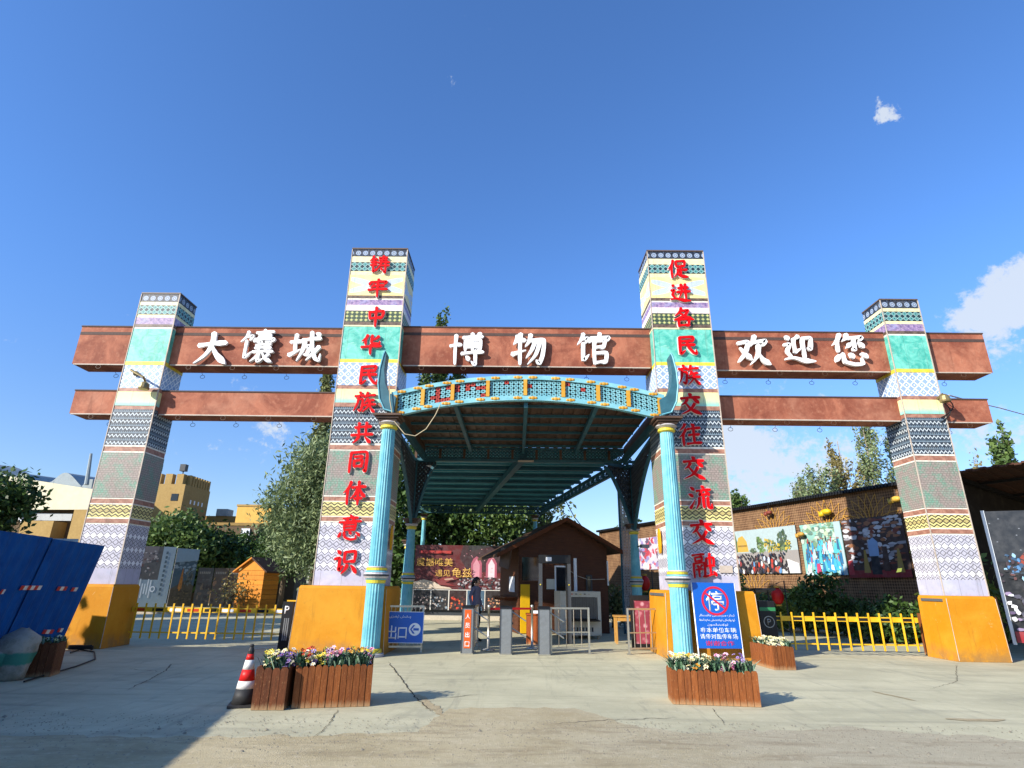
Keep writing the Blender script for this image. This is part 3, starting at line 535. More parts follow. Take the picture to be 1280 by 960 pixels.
# lamps and cables on the outer pillars
lampm = basic('lamp_bronze', '#8a7a55', .4, .6, wear=.3)
f1 = thing('floodlight', 'bronze floodlight on a bent arm on the pillar beside the blue hoarding', 'floodlight', gY(172, 467, .2), group='floodlights on the outer pillars')
a, c = gY(170, 467, .17), gY(182, 478, .0); MB().tube([a, a+Vector((0, -.22, .02)), c+Vector((0, -.12, .1)), c], .03, 6).build('arm', lampm, f1)
MB().lathe((c.x, c.y-.02, c.z-.1), [(.03, .12), (.11, .06), (.13, -.06), (.12, -.1)], 12).build('head', lampm, f1); MB().ball((a.x, .16, a.z), .07, 6).build('mount', lampm, f1)
f2 = thing('floodlight', 'bronze floodlight on the pillar edge beside the dark shed with looping cables', 'floodlight', gY(1172, 497, .2), group='floodlights on the outer pillars')
a, c = gY(1172, 498, .17), gY(1180, 497, .0); MB().tube([a, a+Vector((0, -.2, .05)), c], .035, 6).build('arm', lampm, f2); MB().lathe((c.x, c.y-.02, c.z-.05), [(.03, .14), (.1, .08), (.13, -.03), (.12, -.07)], 12).build('head', lampm, f2)
t = MB()
for k in range(2): t.tube([gY(1176+12*sin(s*3.1)*(1+.3*k), 500+28*s-6*k, .17) for s in np.linspace(0, 1, 9)], .014, 5)
t.build('cable', M['wire'], f2)
tag(MB().tube([gY(1186, 494, .3), gY(1215, 502, 3), gY(1250, 510, 6), gY(1330, 532, 12)], .02, 5).build('overhead_wire', M['trim']), 'pale overhead wire running off from the floodlight on the right-hand outer pillar'.replace('right-hand outer pillar', 'pillar beside the dark shed'), 'wire')

# ------------------------------------------------------------ the canopy
can = thing('entrance_canopy', 'turquoise steel canopy with an arched lattice front on fluted columns', 'canopy', (.23, -.5, 0))
CY = -.5; XL, XR = -3.13, 3.6
def column(x, y, top, r0, ring=1.68, n=40, scale=1.):
    o = MB().lathe((x, y, 0), [(r0*1.02, .16), (r0, .3), (r0*.99, ring-.22), (r0*.97, ring+.22), (r0*.8, top-.12), (r0*.78, top)], n, 0, .075).build('column', M['blue'], can)
    R = MB(); zz = ring-.2
    for (ra, rb_, z0, z1, mi) in ((1.04, 1.12, 0, .07, 0), (1.12, 1.2, .0705, .10, 2), (1.2, 1.36, .1005, .15, 1), (1.4, 1.42, .1505, .185, 3), (1.42, 1.34, .1855, .23, 1), (1.28, 1.16, .2305, .27, 2), (1.14, 1.14, .2705, .33, 0), (1.1, 1.04, .3305, .36, 1)): R.lathe((x, y, 0), [(r0*.98, zz+z0), (r0*ra, zz+z0+.004), (r0*rb_, zz+z1-.004), (r0*.98, zz+z1)], 22, mi)
    R.build('ring', [M['ringy'], M['ringw'], M['blue'], M['darkgrey']], o)
    Bs = MB(); Bs.lathe((x, y, 0), [(r0*1.5, 0), (r0*1.5, .05), (r0*1.3, .07)], 20, 1); Bs.lathe((x, y, 0), [(r0*1.25, .071), (r0*1.2, .14), (r0*1.05, .16)], 20, 0); Bs.build('foot', [M['ringy'], M['ringw']], o)
    Cp = MB(); Cp.lathe((x, y, 0), [(r0*.82, top+.001), (r0*1.05, top+.03), (r0*1.0, top+.08), (r0*.85, top+.1)], 20, 0); Cp.lathe((x, y, 0), [(r0*.9, top+.101), (r0*1.3, top+.15), (r0*1.2, top+.18)], 20, 1); Cp.build('neck', [M['ringy'], M['ringw']], o)
    Cq = MB()
    for k, hw in enumerate((1.1, 1.35, 1.65)): Cq.box(x-r0*hw, x+r0*hw, y-r0*hw, y+r0*hw, top+.181+.055*k, top+.23+.055*k)
    Cq.build('capital', M['rust'], o); return o
column(XL, CY, 5.0, .2); column(XR, CY, 5.0, .2)
column(-3.45, 5.3, 3.15, .165, 1.66, 32); column(4.0, 6.2, 3.15, .165, 1.66, 32); column(-4.25, 9.4, 2.75, .15, 1.7, 24); column(-5.3, 19.6, 4.9, .14, 1.7, 20); column(1.05, 19.6, 4.9, .14, 1.7, 20)
# arched front: panels between gold posts, real openwork
M['backb'] = basic('dark_backing', '#16262c', .7, wear=.3)
def arcz(x): s = (x-(XL+XR)/2)/((XR-XL)/2); return 5.36+.48*(1-s*s)
ARH = .54
def openwork(P, wdt, hgt, n, m, mi=None, th=.02, dep=.03):
    """lattice of crossing diagonals with small rings; P(a,b) maps 0..1 to the place"""
    b = MB(); rn = random.Random(int(wdt*100))
    for i in range(n):
        for j in range(m):
            c = [P((i+a)/n, (j+d)/m) for a, d in ((0, .5), (.5, 1), (1, .5), (.5, 0))]; k = 0 if mi is None else (1 if rn.random() < mi else 0)
            for q in range(4): b.bar(c[q], c[(q+1) % 4], th, k)
            ce = P((i+.5)/n, (j+.5)/m); rr = [P((i+.5+.26*cos(t))/n, (j+.5+.26*sin(t))/m) for t in np.linspace(0, 2*pi, 7)]
            for q in range(6): b.bar(rr[q], rr[q+1], th*.8, k)
    return b
posts = [XL+.12, -2.35, -1.62, -.75, .18, 1.12, 1.98, 2.72, XR-.12]
N = 40
for (d0, d1) in ((-.06, .06), (ARH-.06, ARH+.05)):
    fas = MB()
    for k in range(N):
        xa, xb = XL+(XR-XL)*k/N, XL+(XR-XL)*(k+1)/N; za, zb = arcz(xa), arcz(xb)
        fas.prism([(xa, CY-.06, za+d0), (xb, CY-.06, zb+d0), (xb, CY-.06, zb+d1), (xa, CY-.06, za+d1)], (0, .14, 0))
    arch = fas.build('arch_rim', M['palet'], can)
ab = MB()
for k in range(N): xa, xb = XL+.1+(XR-XL-.2)*k/N, XL+.1+(XR-XL-.2)*(k+1)/N; ab.prism([(xa, CY+.1, arcz(xa)), (xb, CY+.1, arcz(xb)), (xb, CY+.1, arcz(xb)+ARH-.02), (xa, CY+.1, arcz(xa)+ARH-.02)], (0, .04, 0))
ab.build('backing_board', M['backb'], arch)
for k in range(8):
    xa, xb = posts[k]+.05, posts[k+1]-.05
    P = lambda a, d: Vector((xa+(xb-xa)*a, CY, arcz(xa+(xb-xa)*a)+.07+(ARH-.14)*d))
    openwork(P, xb-xa+k, .4, max(4, round((xb-xa)/.125)), 4, .3 if k in (1, 2) else .06, .022).build('lattice_panel', [M['palet'], M['brickred']], arch)
for x in posts:
    z = arcz(x); MB().box(x-.045, x+.045, CY-.075, CY+.02, z+.061, z+ARH-.061).build('post', M['gold'], arch)
for k in range(8):
    for f in (.2, .8):
        x = posts[k]+(posts[k+1]-posts[k])*f; z = arcz(x)
        for zz in (z, z+ARH-.005):
            o = MB()
            for a, r in ((-.07, .042), (0, .055), (.07, .042)): o.ball((x+a, CY-.062, zz), r, 5, 0, (1.1, .5, .8))
            o.build('gilt_ornament', M['gold'], arch)
# horns
for s, x in ((-1, XL), (1, XR)):
    pts = [(x-s*.12, 5.41), (x+s*.12, 5.48), (x+s*.26, 5.75), (x+s*.33, 6.15), (x+s*.32, 6.55), (x+s*.26, 6.92), (x+s*.22, 7.02)]
    inn = [(x+s*.19, 6.96), (x+s*.21, 6.5), (x+s*.16, 6.15), (x+s*.04, 5.9), (x-s*.14, 5.8)]
    MB().prism([(a, CY-.16, c) for a, c in pts+inn], (0, .32, 0)).build('horn', M['dblue'], can)
    MB().tube([(a, CY-.165, c) for a, c in pts], .022, 5).build('horn_edging', M['blue'], can)
tag(MB().tube([(-3.2, CY-.2, 6.4), (-3.12, CY-.22, 5.7), (-3.0, CY-.2, 5.2), (-2.7, CY-.18, 4.86), (-2.45, CY-.16, 4.82), (-2.2, CY-.15, 5.0), (-2.0, CY-.14, 5.35), (-1.9, CY-.12, 5.62)], .012, 5).build('hanging_cable', M['rope']), 'pale cable drooping in a loop below the canopy arch', 'cable')
# front bay roof
RZ = 5.74
rb = MB(); nr = 46
for k in range(nr):
    xa, xb = -3.1+6.6*k/nr, -3.1+6.6*(k+1)/nr; dz = .03*(k % 2)
    rb.box(xa, xb, -.38, 5.02, RZ+.1+dz, RZ+.16+dz)
rb.build('roof_sheet', M['rust'], can)
for y in np.linspace(.05, 4.5, 6): MB().box(-3.05, 3.45, y-.03, y+.03, RZ+.03, RZ+.095).build('purlin', M['dblue'], can)
for x in (-1.55, .2, 1.95): MB().box(x-.05, x+.05, -.4, 4.95, RZ-.1, RZ+.029).build('rafter', M['dblue'], can)
for x in (XL, XR):
    MB().box(x-.07, x+.07, CY+.1, 5.0, 5.42, 5.6).build('side_beam', M['dblue'], can); MB().box(x-.03, x+.03, CY+.1, 5.0, 5.601, 5.9).build('side_board', M['rust'], can)
# second lattice truss
tr = MB(); tr.box(-3.5, 4.0, 5.0, 5.12, 5.38, 5.46); tr.box(-3.5, 4.0, 5.0, 5.12, 5.78, 5.86); t2 = tr.build('truss', M['dblue'], can)
for k in range(9):
    xa = -3.4+7.3*k/9; P = lambda a, d: Vector((xa+.04+(7.3/9-.1)*a, 5.06, 5.46+.32*d)); openwork(P, k+3, .3, 6, 3, None, .022).build('lattice_panel', M['dblue'], t2)
    MB().box(xa-.05, xa+.03, 4.98, 5.1, 5.461, 5.779).build('post', M['rust'], t2)
MB().box(.02, .55, 4.9, 4.99, 5.36, 5.41).build('plate', M['trim'], t2)
# side spandrels of openwork between the columns
def spandrel(x0, y0, x1, y1, ztop=5.4, zlow=3.3, nx=26, ex=2.1):
    P0 = lambda t: Vector((x0+(x1-x0)*t, y0+(y1-y0)*t, 0))
    low = lambda t: ztop-.12-(ztop-.12-zlow)*t**ex
    b = MB(); n = 14
    for k in range(n): b.bar(P0(k/n)+Vector((0, 0, low(k/n))), P0((k+1)/n)+Vector((0, 0, low((k+1)/n))), .09)
    b.bar(P0(1)+Vector((0, 0, zlow)), P0(1)+Vector((0, 0, ztop)), .09); b.bar(P0(0)+Vector((0, 0, ztop)), P0(1)+Vector((0, 0, ztop)), .09)
    fr = b.build('spandrel', M['dblue'], can)
    L = MB(); S = math.hypot(x1-x0, y1-y0)
    for i in range(nx):
        ta, tb = i/nx, (i+1)/nx; z0 = low((ta+tb)/2); m = int((ztop-z0)/(S/nx*1.1))
        for j in range(m):
            za, zb = ztop-(j+1)*S/nx*1.1, ztop-j*S/nx*1.1; c = [P0(ta)+Vector((0, 0, (za+zb)/2)), P0((ta+tb)/2)+Vector((0, 0, zb)), P0(tb)+Vector((0, 0, (za+zb)/2)), P0((ta+tb)/2)+Vector((0, 0, za))]
            for q in range(4): L.bar(c[q], c[(q+1) % 4], .062)
    L.build('openwork', M['darkgrey'], fr, kind='stuff')
spandrel(XR+.05, -.2, 4.0, 6.0); spandrel(XL-.1, -.2, -3.45, 5.2)
spandrel(2.95, 5.25, 3.95, 6.05, nx=7, ex=1.5); spandrel(-2.75, 5.16, -3.4, 5.24, nx=5, ex=1.5)
# rear bay, turned a little to the left
SK = lambda y: -2.5*(y-5.2)/14.8
rr = MB(); n2 = 60
for k in range(n2):
    ya, yb = 5.2+14.8*k/n2, 5.2+14.8*(k+1)/n2; dz = .05*(k % 2)
    rr.prism([(-3.35+SK(ya), ya, 5.8+dz), (3.75+SK(ya), ya, 5.8+dz), (3.75+SK(yb), yb, 5.8+dz), (-3.35+SK(yb), yb, 5.8+dz)], (0, 0, .09))
rr.build('rear_roof_sheet', M['roofsheet'], can)
for y in np.linspace(6.6, 18.8, 9): MB().box(-3.4+SK(y), 3.8+SK(y), y-.06, y+.06, 5.68, 5.79).build('purlin', M['dblue'], can)
MB().prism([(.1, 5.2, 5.46), (.32, 5.2, 5.46), (.32+SK(20), 20, 5.46), (.1+SK(20), 20, 5.46)], (0, 0, .215)).build('ridge_beam', M['dblue'], can)
for x in (-3.4, 3.8):
    o = MB()
    for z in (5.3, 5.6): o.prism([(x-.06, 5.3, z), (x+.06, 5.3, z), (x+.06+SK(20), 20, z), (x-.06+SK(20), 20, z)], (0, 0, .09))
    e = o.build('edge_beam', M['dblue'], can); L = MB()
    for k in range(22):
        y = 5.5+14.2*k/22; P = lambda a, d: Vector((x+SK(y+.5*a), y+.5*a, 5.39+.21*d))
        for q in ((0, 0, 1, 1), (0, 1, 1, 0), (0, .5, 1, .5), (.5, 0, .5, 1)): L.bar(P(q[0], q[1]), P(q[2], q[3]), .025)
        L.box(x+SK(y)-.05-.02, x+SK(y)+.05, y-.09, y-.02, 5.391, 5.599)
    L.build('openwork', M['dblue'], e, kind='stuff')
o = MB(); o.box(-3.4+SK(20), 3.8+SK(20), 20, 20.12, 5.36, 5.44); o.box(-3.4+SK(20), 3.8+SK(20), 20, 20.12, 5.68, 5.76); rt = o.build('truss', M['dblue'], can)
for k in range(9):
    xa = -3.4+SK(20)+7.2*k/9; P = lambda a, d: Vector((xa+.05+.7*a, 20.06, 5.44+.24*d)); openwork(P, k+3.3, .3, 5, 2, None, .03).build('lattice_panel', M['dblue'], rt)
# openwork pillar by the second right column
lp = MB(); px, py = 3.85, 6.7
for a, d in ((-.22, 0), (.22, 0)): lp.bar((px+a, py, 0), (px+a, py, 5.35), .06)
lpo = lp.build('lattice_pillar', M['dblue'], can)
P = lambda a, d: Vector((px-.2+.4*a, py, .1+5.1*d)); openwork(P, 4.4, 5, 4, 48, None, .036).build('openwork', M['ringw'], lpo)


# ------------------------------------------------------------ things at the entrance
wood = lambda nm, a, b_, sc=1.: _wood(nm, a, b_, sc)
def _wood(nm, a, b_, sc):
    g = G(nm, .65, 0, .25); oi = g.t.nodes.new('ShaderNodeObjectInfo'); r = E(g, oi.outputs['Random']); n = g.noise(4*sc, 6, .7, stretch=(9, 9, 1), dist=.6); n2 = g.noise(30, 4, .6, stretch=(4, 4, 1))
    c = g.mix(g.ramp(n, .3, .72), a, b_); c = g.mix(r*.35, c, '#3a1c0e'); c = g.mix(g.ramp(n2, .58, .75)*.5, c, '#c99a68'); x, y, z = g.xyz(); c = g.mix(g.ramp(z+n*.15, .07, .16, 1., 0.)*.45, c, '#c2a47a'); g.base(c); g.bump(n2, .25, .01); return g.mat
M['plank'] = _wood('planter_plank', '#703c1a', '#955628', 1.); M['plankdark'] = _wood('planter_plank_dark', '#4f2b15', '#6b3a1e', 1.); M['soil'] = basic('potting_soil', '#2b211a', .95, wear=.2)
def m_leaf(nm, a, b_, tr=.25, rough=.5):
    g = G(nm, rough, 0, .35); t = g.attr('tint'); c = g.mix(E(g, t.outputs['Fac']), a, b_); g.base(c)
    if tr:
        d = g.t.nodes.new('ShaderNodeBsdfTranslucent'); g.t.links.new(c, d.inputs[0]); mxs = g.t.nodes.new('ShaderNodeMixShader'); mxs.inputs[0].default_value = tr
        o = g.t.nodes['Material Output']; g.t.links.new(g.b.outputs[0], mxs.inputs[1]); g.t.links.new(d.outputs[0], mxs.inputs[2]); g.t.links.new(mxs.outputs[0], o.inputs[0])
    return g.mat
M['blade'] = m_leaf('strap_leaf', '#2c4a36', '#5f8060'); 
def m_petal(nm):
    g = G(nm, .6, 0, .2); a = g.attr('ink'); g.base(a.outputs['Color']); return g.mat
M['petal'] = m_petal('petal')
def planter(label, fl, ang, wdt, dep, hgt, npl, mat, group='wooden flower boxes', side=5):
    t = thing('flower_box', label, 'flower box', (fl[0], fl[1], 0), ang, group); rn = random.Random(int(wdt*1000+fl[0]*77))
    L = lambda x, y, z=0: (x, y, z)
    pw = wdt/npl
    def plank(x0, x1, y0, y1, h, axis):
        b = MB(); r = .3
        if axis == 'x':
            w2 = (x1-x0); poly = [(x0, y0, 0), (x1, y0, 0), (x1, y0, h-w2*r), (x1-w2*.22, y0, h), (x0+w2*.22, y0, h), (x0, y0, h-w2*r)]; b.prism(poly, (0, y1-y0, 0))
        else:
            w2 = (y1-y0); poly = [(x0, y0, 0), (x0, y1, 0), (x0, y1, h-w2*r), (x0, y1-w2*.22, h), (x0, y0+w2*.22, h), (x0, y0, h-w2*r)]; b.prism(poly, (x1-x0, 0, 0))
        return b
    for k in range(npl):
        for (ya, yb) in ((0, .025), (dep-.025, dep)):
            g = .003; dz = rn.uniform(-.012, .012); dy = rn.uniform(-.004, .004)
            plank(k*pw+g, (k+1)*pw-g, ya+dy, yb+dy, hgt+dz, 'x').build('plank', mat, t, False)
    ps = (dep-.06)/side
    for k in range(side):
        for xa in (0., wdt-.025): plank(xa, xa+.025, .03+k*ps+.003, .03+(k+1)*ps-.003, hgt+rn.uniform(-.012, .012), 'y').build('plank', mat, t, False)
    MB().box(.03, wdt-.03, .035, dep-.035, .05, hgt-.06).build('soil', M['soil'], t, False)
    return t
def flowers(label, box, x0, x1, y0, y1, z, cols, n=90, nb=260, hh=.16, seed=1):
    """bedding plants: strap leaves and clustered blooms, joined into one mass"""
    rn = random.Random(seed); W = wmat(box); V, Fc, ink = [], [], []
    leafc = ['#2c4632', '#3f5f46', '#5a7a5c', '#8aa48c', '#6f8a74', '#26392c']
    def add(vs, f, c): o = len(V); V.extend(tuple(W @ Vector(p)) for p in vs); Fc.extend(tuple(i+o for i in q) for q in f); ink.extend([lin(c)]*len(f))
    cl = [(rn.uniform(x0, x1), rn.uniform(y0, y1)) for _ in range(max(4, int((x1-x0)*16)))]
    for _ in range(nb):
        c = rn.choice(cl); x, y = c[0]+rn.gauss(0, .04), c[1]+rn.gauss(0, .04); x = min(max(x, x0), x1); y = min(max(y, y0), y1)
        a = rn.uniform(0, 6.28); l = rn.uniform(.6, 1.2)*hh; o = rn.uniform(.3, 1.1)*l; wd = rn.uniform(.007, .016); dx, dy = cos(a), sin(a); sx, sy = -dy*wd, dx*wd
        p = [(x, y, z-.02), (x+dx*o*.4, y+dy*o*.4, z+l*.6), (x+dx*o, y+dy*o, z+l*rn.uniform(.7, 1.))]
        add([(p[0][0]+sx, p[0][1]+sy, p[0][2]), (p[0][0]-sx, p[0][1]-sy, p[0][2]), (p[1][0]-sx, p[1][1]-sy, p[1][2]), (p[1][0]+sx, p[1][1]+sy, p[1][2]), p[2]], [(0, 1, 2, 3), (3, 2, 4)], rn.choice(leafc))
    seg = len(cols)
    for _ in range(n):
        x = rn.uniform(x0, x1); y = rn.uniform(y0-.03, y1); ci = cols[min(int((x-x0)/(x1-x0)*seg+rn.uniform(-.6, .6)) % seg, seg-1)]
        if ci is None: continue
        r = rn.uniform(.022, .046); zz = z+rn.uniform(.15, 1.05)*hh; tl = Vector((rn.uniform(-.7, .7), rn.uniform(-1.2, .2), 1)).normalized(); u = tl.orthogonal().normalized(); v = tl.cross(u); c = Vector((x, y, zz))
        k = 6; ring = []
        for i in range(k*2): rad = r*(1. if i % 2 == 0 else .62); ring.append(c+(u*cos(pi*i/k)+v*sin(pi*i/k))*rad+tl*(.006 if i % 2 else .0))
        add([c-tl*.004]+ring, [(0, 1+i, 1+(i+1) % (2*k)) for i in range(2*k)], rn.choice(ci)); c2 = c+tl*.004
        add([c2+(u*cos(t)+v*sin(t))*r*.28 for t in np.linspace(0, 6.28, 6)[:-1]], [(0, 1, 2, 3, 4)], '#c9a22a' if rn.random() < .6 else '#7a2c3c')
    me = bpy.data.meshes.new('flowers'); me.from_pydata(V, [], Fc); at = me.attributes.new('ink', 'FLOAT_COLOR', 'FACE')
    for i, c in enumerate(ink): at.data[i].color = c
    me.materials.append(M['petal']); o = bpy.data.objects.new('flowers', me); COL.objects.link(o); tag(o, label, 'flowers', kind='stuff'); return o
Yw, Pk, Pu, Wh, Rd, Or, Cr = ['#d8c64a', '#e2d27a'], ['#c98aa6', '#b35c86', '#d9b0c0'], ['#7a5f9a', '#8e7ab0', '#a690c0'], ['#e6e0c8', '#d9d2b0'], ['#b52a24', '#c94a3a'], ['#c98a2a', '#d8a03a'], ['#e3dcae', '#d2cf9a']
bA = planter('small dark plank flower box beside the traffic cone', (-3.24, -6.12), radians(6), .40, .5, .47, 4, M['plankdark'])
flowers('yellow and white blooms in the small dark plank flower box', bA, .04, .4, .05, .5, .44, [Yw+Cr, Wh+Yw, Pu], 90, 200, .2, 3)
bB = planter('long orange brown plank flower box with mixed bright blooms', (-2.79, -5.98), radians(13), .96, .5, .48, 12, M['plank'])
flowers('mixed red yellow and purple blooms in the long plank flower box', bB, .0, .92, .05, .45, .45, [Rd+Yw, Pu+Wh, Yw, Pk, Pk+Pu, None, Or+Yw, Pk], 190, 480, .2, 5)
bC_ = planter('long reddish plank flower box before the no parking sign', (2.13, -5.30), radians(-6), 1.15, .46, .42, 13, M['plank'])
flowers('cream and pink blooms in the flower box before the no parking sign', bC_, .04, 1.1, .05, .42, .39, [Cr+Wh, Cr, Wh+Or, Cr, None, Pk, None, Pu], 170, 480, .2, 7)
bD = planter('weathered plank flower box set lengthwise beside the yellow boom barrier', (5.02, -1.72), radians(4), .42, 1.0, .42, 5, M['plank'], side=9)
flowers('pale cream blooms in the flower box beside the yellow boom barrier', bD, .03, .4, .05, .95, .39, [Cr+Wh, Cr], 150, 300, .15, 9)
bE = planter('shaded dark flower box standing against the blue hoarding', (-8.05, -4.05), radians(18), .62, .4, .5, 6, M['plankdark'])
flowers('dull shaded foliage with few pale blooms in the box by the hoarding', bE, .03, .6, .04, .36, .47, [Wh, None, None, Cr], 26, 220, .13, 11)

# traffic cone
cm_red = basic('cone_red', '#c8201c', .45, wear=.25); cm_w = basic('cone_white', '#d8d5d0', .45, wear=.3); cm_k = basic('cone_black', '#2a2b2c', .6, wear=.3)
ck = gZ(304, 882); cn = thing('traffic_cone', 'red and white banded traffic cone with a black foot', 'traffic cone', (ck.x, ck.y, 0))
rad = lambda z: .155-(.155-.035)*z/.62
b = MB(); zs = [(.03, .2, cm_k), (.2, .29, cm_w), (.29, .42, cm_red), (.42, .53, cm_w), (.53, .6, cm_red)]
MB().box(-.17, .17, -.17, .17, 0, .03, rot=.3).build('foot', cm_k, cn, False)
for za, zb, mm in zs: MB().lathe((0, 0, 0), [(rad(za), za+.0005), (rad(zb), zb-.0005)], 22).build('band', mm, cn, False, True)
MB().lathe((0, 0, 0), [(.04, .6), (.04, .64), (.025, .68), (.03, .7), (.02, .715)], 12).build('tip', cm_k, cn, False)

# grey turnstile posts
def post_obj(u, label, lab=False):
    p = gZ(u, 818); t = thing('turnstile_post', label, 'turnstile', (p.x, .2, 0), group='turnstile posts of the pedestrian passage')
    hw = .13; MB().box(-hw, hw, -.02, .3, .02, .96).build('body', M['greysteel'], t, False); MB().box(-hw-.01, hw+.01, -.03, .31, 0, .019).build('plate', M['steel'], t, False)
    b = MB(); b.add([(-hw-.015, -.04, .961), (hw+.015, -.04, .961), (hw+.015, .32, .961), (-hw-.015, .32, .961), (-hw-.01, -.01, 1.0), (hw+.01, -.01, 1.0), (hw+.01, .3, 1.02), (-hw-.01, .3, 1.02)], [(0, 3, 2, 1), (4, 5, 6, 7), (0, 1, 5, 4), (1, 2, 6, 5), (2, 3, 7, 6), (3, 0, 4, 7)]); b.build('top', M['black'], t, False)
    for s in (-1, 1): MB().box(s*hw-.012, s*hw+.012, -.032, -.0205, .02, .96).build('edge_strip', M['darkgrey'], t, False)
    if lab:
        MB().box(-.075, .075, -.03, -.0205, .12, .93).build('orange_label', basic('orange_vinyl', '#c9541c', .5, wear=.1), t, False)
        for k, ch in enumerate('人员出口'): write('character', ch, M['lwhite'], t, (p.x, .2-.0305, .79-.195*k), .11, .006, .002)
    for z in (.35, .7): MB().tube([(hw-.01, .15, z+.2), (hw+.32, .15, z), (hw+.33, .15, z-.01)], .016, 6).build('arm', M['steel'], t, False)
    return t
post_obj(583, 'steel turnstile post with an orange pedestrian exit label', True); post_obj(632, 'plain steel turnstile post between the labelled post and the railing'); post_obj(680, 'plain steel turnstile post joined to the stainless railing')

# stainless railings
def railing(xa, xb, ya, yb, label, h=.98, n=7, z0=.12):
    a, c = Vector((xa, ya, 0)), Vector((xb, yb, 0)); t = thing('steel_railing', label, 'railing', a, 0, 'stainless crowd railings'); d = c-a
    for q in (a, c): MB().box(q.x-.022, q.x+.022, q.y-.022, q.y+.022, 0, h+.02).build('post', M['steel'], t); MB().box(q.x-.06, q.x+.06, q.y-.06, q.y+.06, 0, .012).build('foot', M['steel'], t)
    for z, r in ((h, .02), (h*.47, .013), (z0, .02)): MB().bar(a+Vector((0, 0, z)), c+Vector((0, 0, z)), r*2).build('rail', M['steel'], t)
    for k in range(1, n+1): q = a+d*k/(n+1); MB().tube([q+Vector((0, 0, z0)), q+Vector((0, 0, h))], .009, 6).build('baluster', M['steel'], t)
    return t
railing(.82, 1.72, .42, .62, 'stainless railing in front of the baggage scanner', n=4)
railing(2.64, 3.5, .6, .8, 'stainless railing in front of the framed pink picture', n=5)
railing(-2.98, -2.16, .25, .4, 'stainless railing carrying the blue exit sign', n=8)
railing(-.98, -.98, .6, 2.0, 'short stainless railing running back from the labelled turnstile post', n=6)

# exit sign
sblue = basic('sign_blue', '#0b58b4', .35, wear=.12, spec=.5); swhite = basic('sign_white', '#dfe3e6', .4, wear=.05); sred = basic('sign_red', '#c51f3c', .4, wear=.05)
p0, p1 = gY(476, 803, .15), gY(530, 766, .22); ex = thing('exit_sign', 'blue exit sign with white characters and a round arrow hung on the railing', 'sign', (p0.x, .16, p0.z))
xa, xb, za, zb = -2.98, -2.12, p0.z, p1.z+.01
MB().box(xa, xb, .185, .2, za, zb).build('board', sblue, ex); b = MB(); b.box(xa-.008, xb+.008, .186, .199, za-.012, za-.001); b.box(xa-.008, xb+.008, .186, .199, zb+.001, zb+.012); b.box(xa-.012, xa-.001, .186, .199, za-.012, zb+.012); b.box(xb+.001, xb+.012, .186, .199, za-.012, zb+.012); b.build('edge', swhite, ex)
zm = (za+zb)/2
write('character', '出', swhite, ex, (xa+.145, .184, za+.21), .29, .006, .003, width=.235); write('character', '口', swhite, ex, (xa+.395, .184, za+.2), .24, .006, .003, width=.2)
write('small_writing', shape_rtl('چىقىش ئېغىزى'), swhite, ex, (xa+.33, .184, zb-.1), .075, .006, .003, width=.5)
b = MB(); cx, cz = xb-.185, za+.28; b.prism([(cx+.135*cos(t), .184, cz+.135*sin(t)) for t in np.linspace(0, 2*pi, 29)[:-1]], (0, -.003, 0)); b.build('disc', swhite, ex)
b = MB(); b.prism([(cx-.03, .180, cz+.025), (cx+.095, .180, cz+.025), (cx+.095, .180, cz-.025), (cx-.03, .180, cz-.025)], (0, -.003, 0))
for s in (1, -1): b.prism([(cx-.105, .1795, cz), (cx-.07, .1795, cz), (cx+.01, .1795, cz+s*.09), (cx-.04, .1795, cz+s*.09)], (0, -.003, 0))
b.build('arrow', sblue, ex)

# no parking sign
TL, TR, BL, BR = gY(869, 728, -.52), gY(912, 731, -.46), gY(873, 810, -.58), gY(920, 812, -.52)
Wd = .94; np_ = thing('no_parking_sign', 'blue no parking board with a red crossed circle leaning on the pillar base', 'sign', (BL.x, -.62, BL.z), radians(3)); hz = TL.z-BL.z; tl = radians(-4)
def NP(x, z): return Vector((x, z*sin(radians(4)), z))
def npw(v): return wmat(np_) @ v
MB().prism([NP(0, 0), NP(Wd, 0), NP(Wd, hz), NP(0, hz)], (0, .025, 0)).build('board', sblue, np_, False)
b = MB(); b.bar(NP(0, hz)+Vector((-.012, .0125, 0)), NP(0, -BL.z)+Vector((-.012, .0125, 0)), .022); b.build('frame', swhite, np_, False); b = MB(); b.bar(NP(Wd, hz)+Vector((.012, .0125, 0)), NP(Wd, -BL.z)+Vector((.012, .0125, 0)), .022); b.build('frame', swhite, np_, False)
cx, cz, R0 = Wd*.5, hz*.715, .30
b = MB(); N = 36
for k in range(N):
    t0, t1 = 2*pi*k/N, 2*pi*(k+1)/N; b.prism([NP(cx+r*cos(t), cz+r*sin(t))+Vector((0, -.003, 0)) for r, t in ((R0, t0), (R0, t1), (R0-.045, t1), (R0-.045, t0))], (0, -.003, 0))
b.build('red_ring', sred, np_, False)
write('character', '停', swhite, np_, npw(NP(cx, cz)+Vector((0, -.001, 0))), .40, .004, .003, rz=radians(3), tilt=tl)
b = MB(); d = Vector((cos(radians(-38)), sin(radians(-38)))); n_ = Vector((-d.y, d.x))*.02
b.prism([NP(cx+q.x, cz+q.y)+Vector((0, -.0075, 0)) for q in (-d*.27+n_, d*.27+n_, d*.27-n_, -d*.27-n_)], (0, -.003, 0)); b.build('red_slash', sred, np_, False)
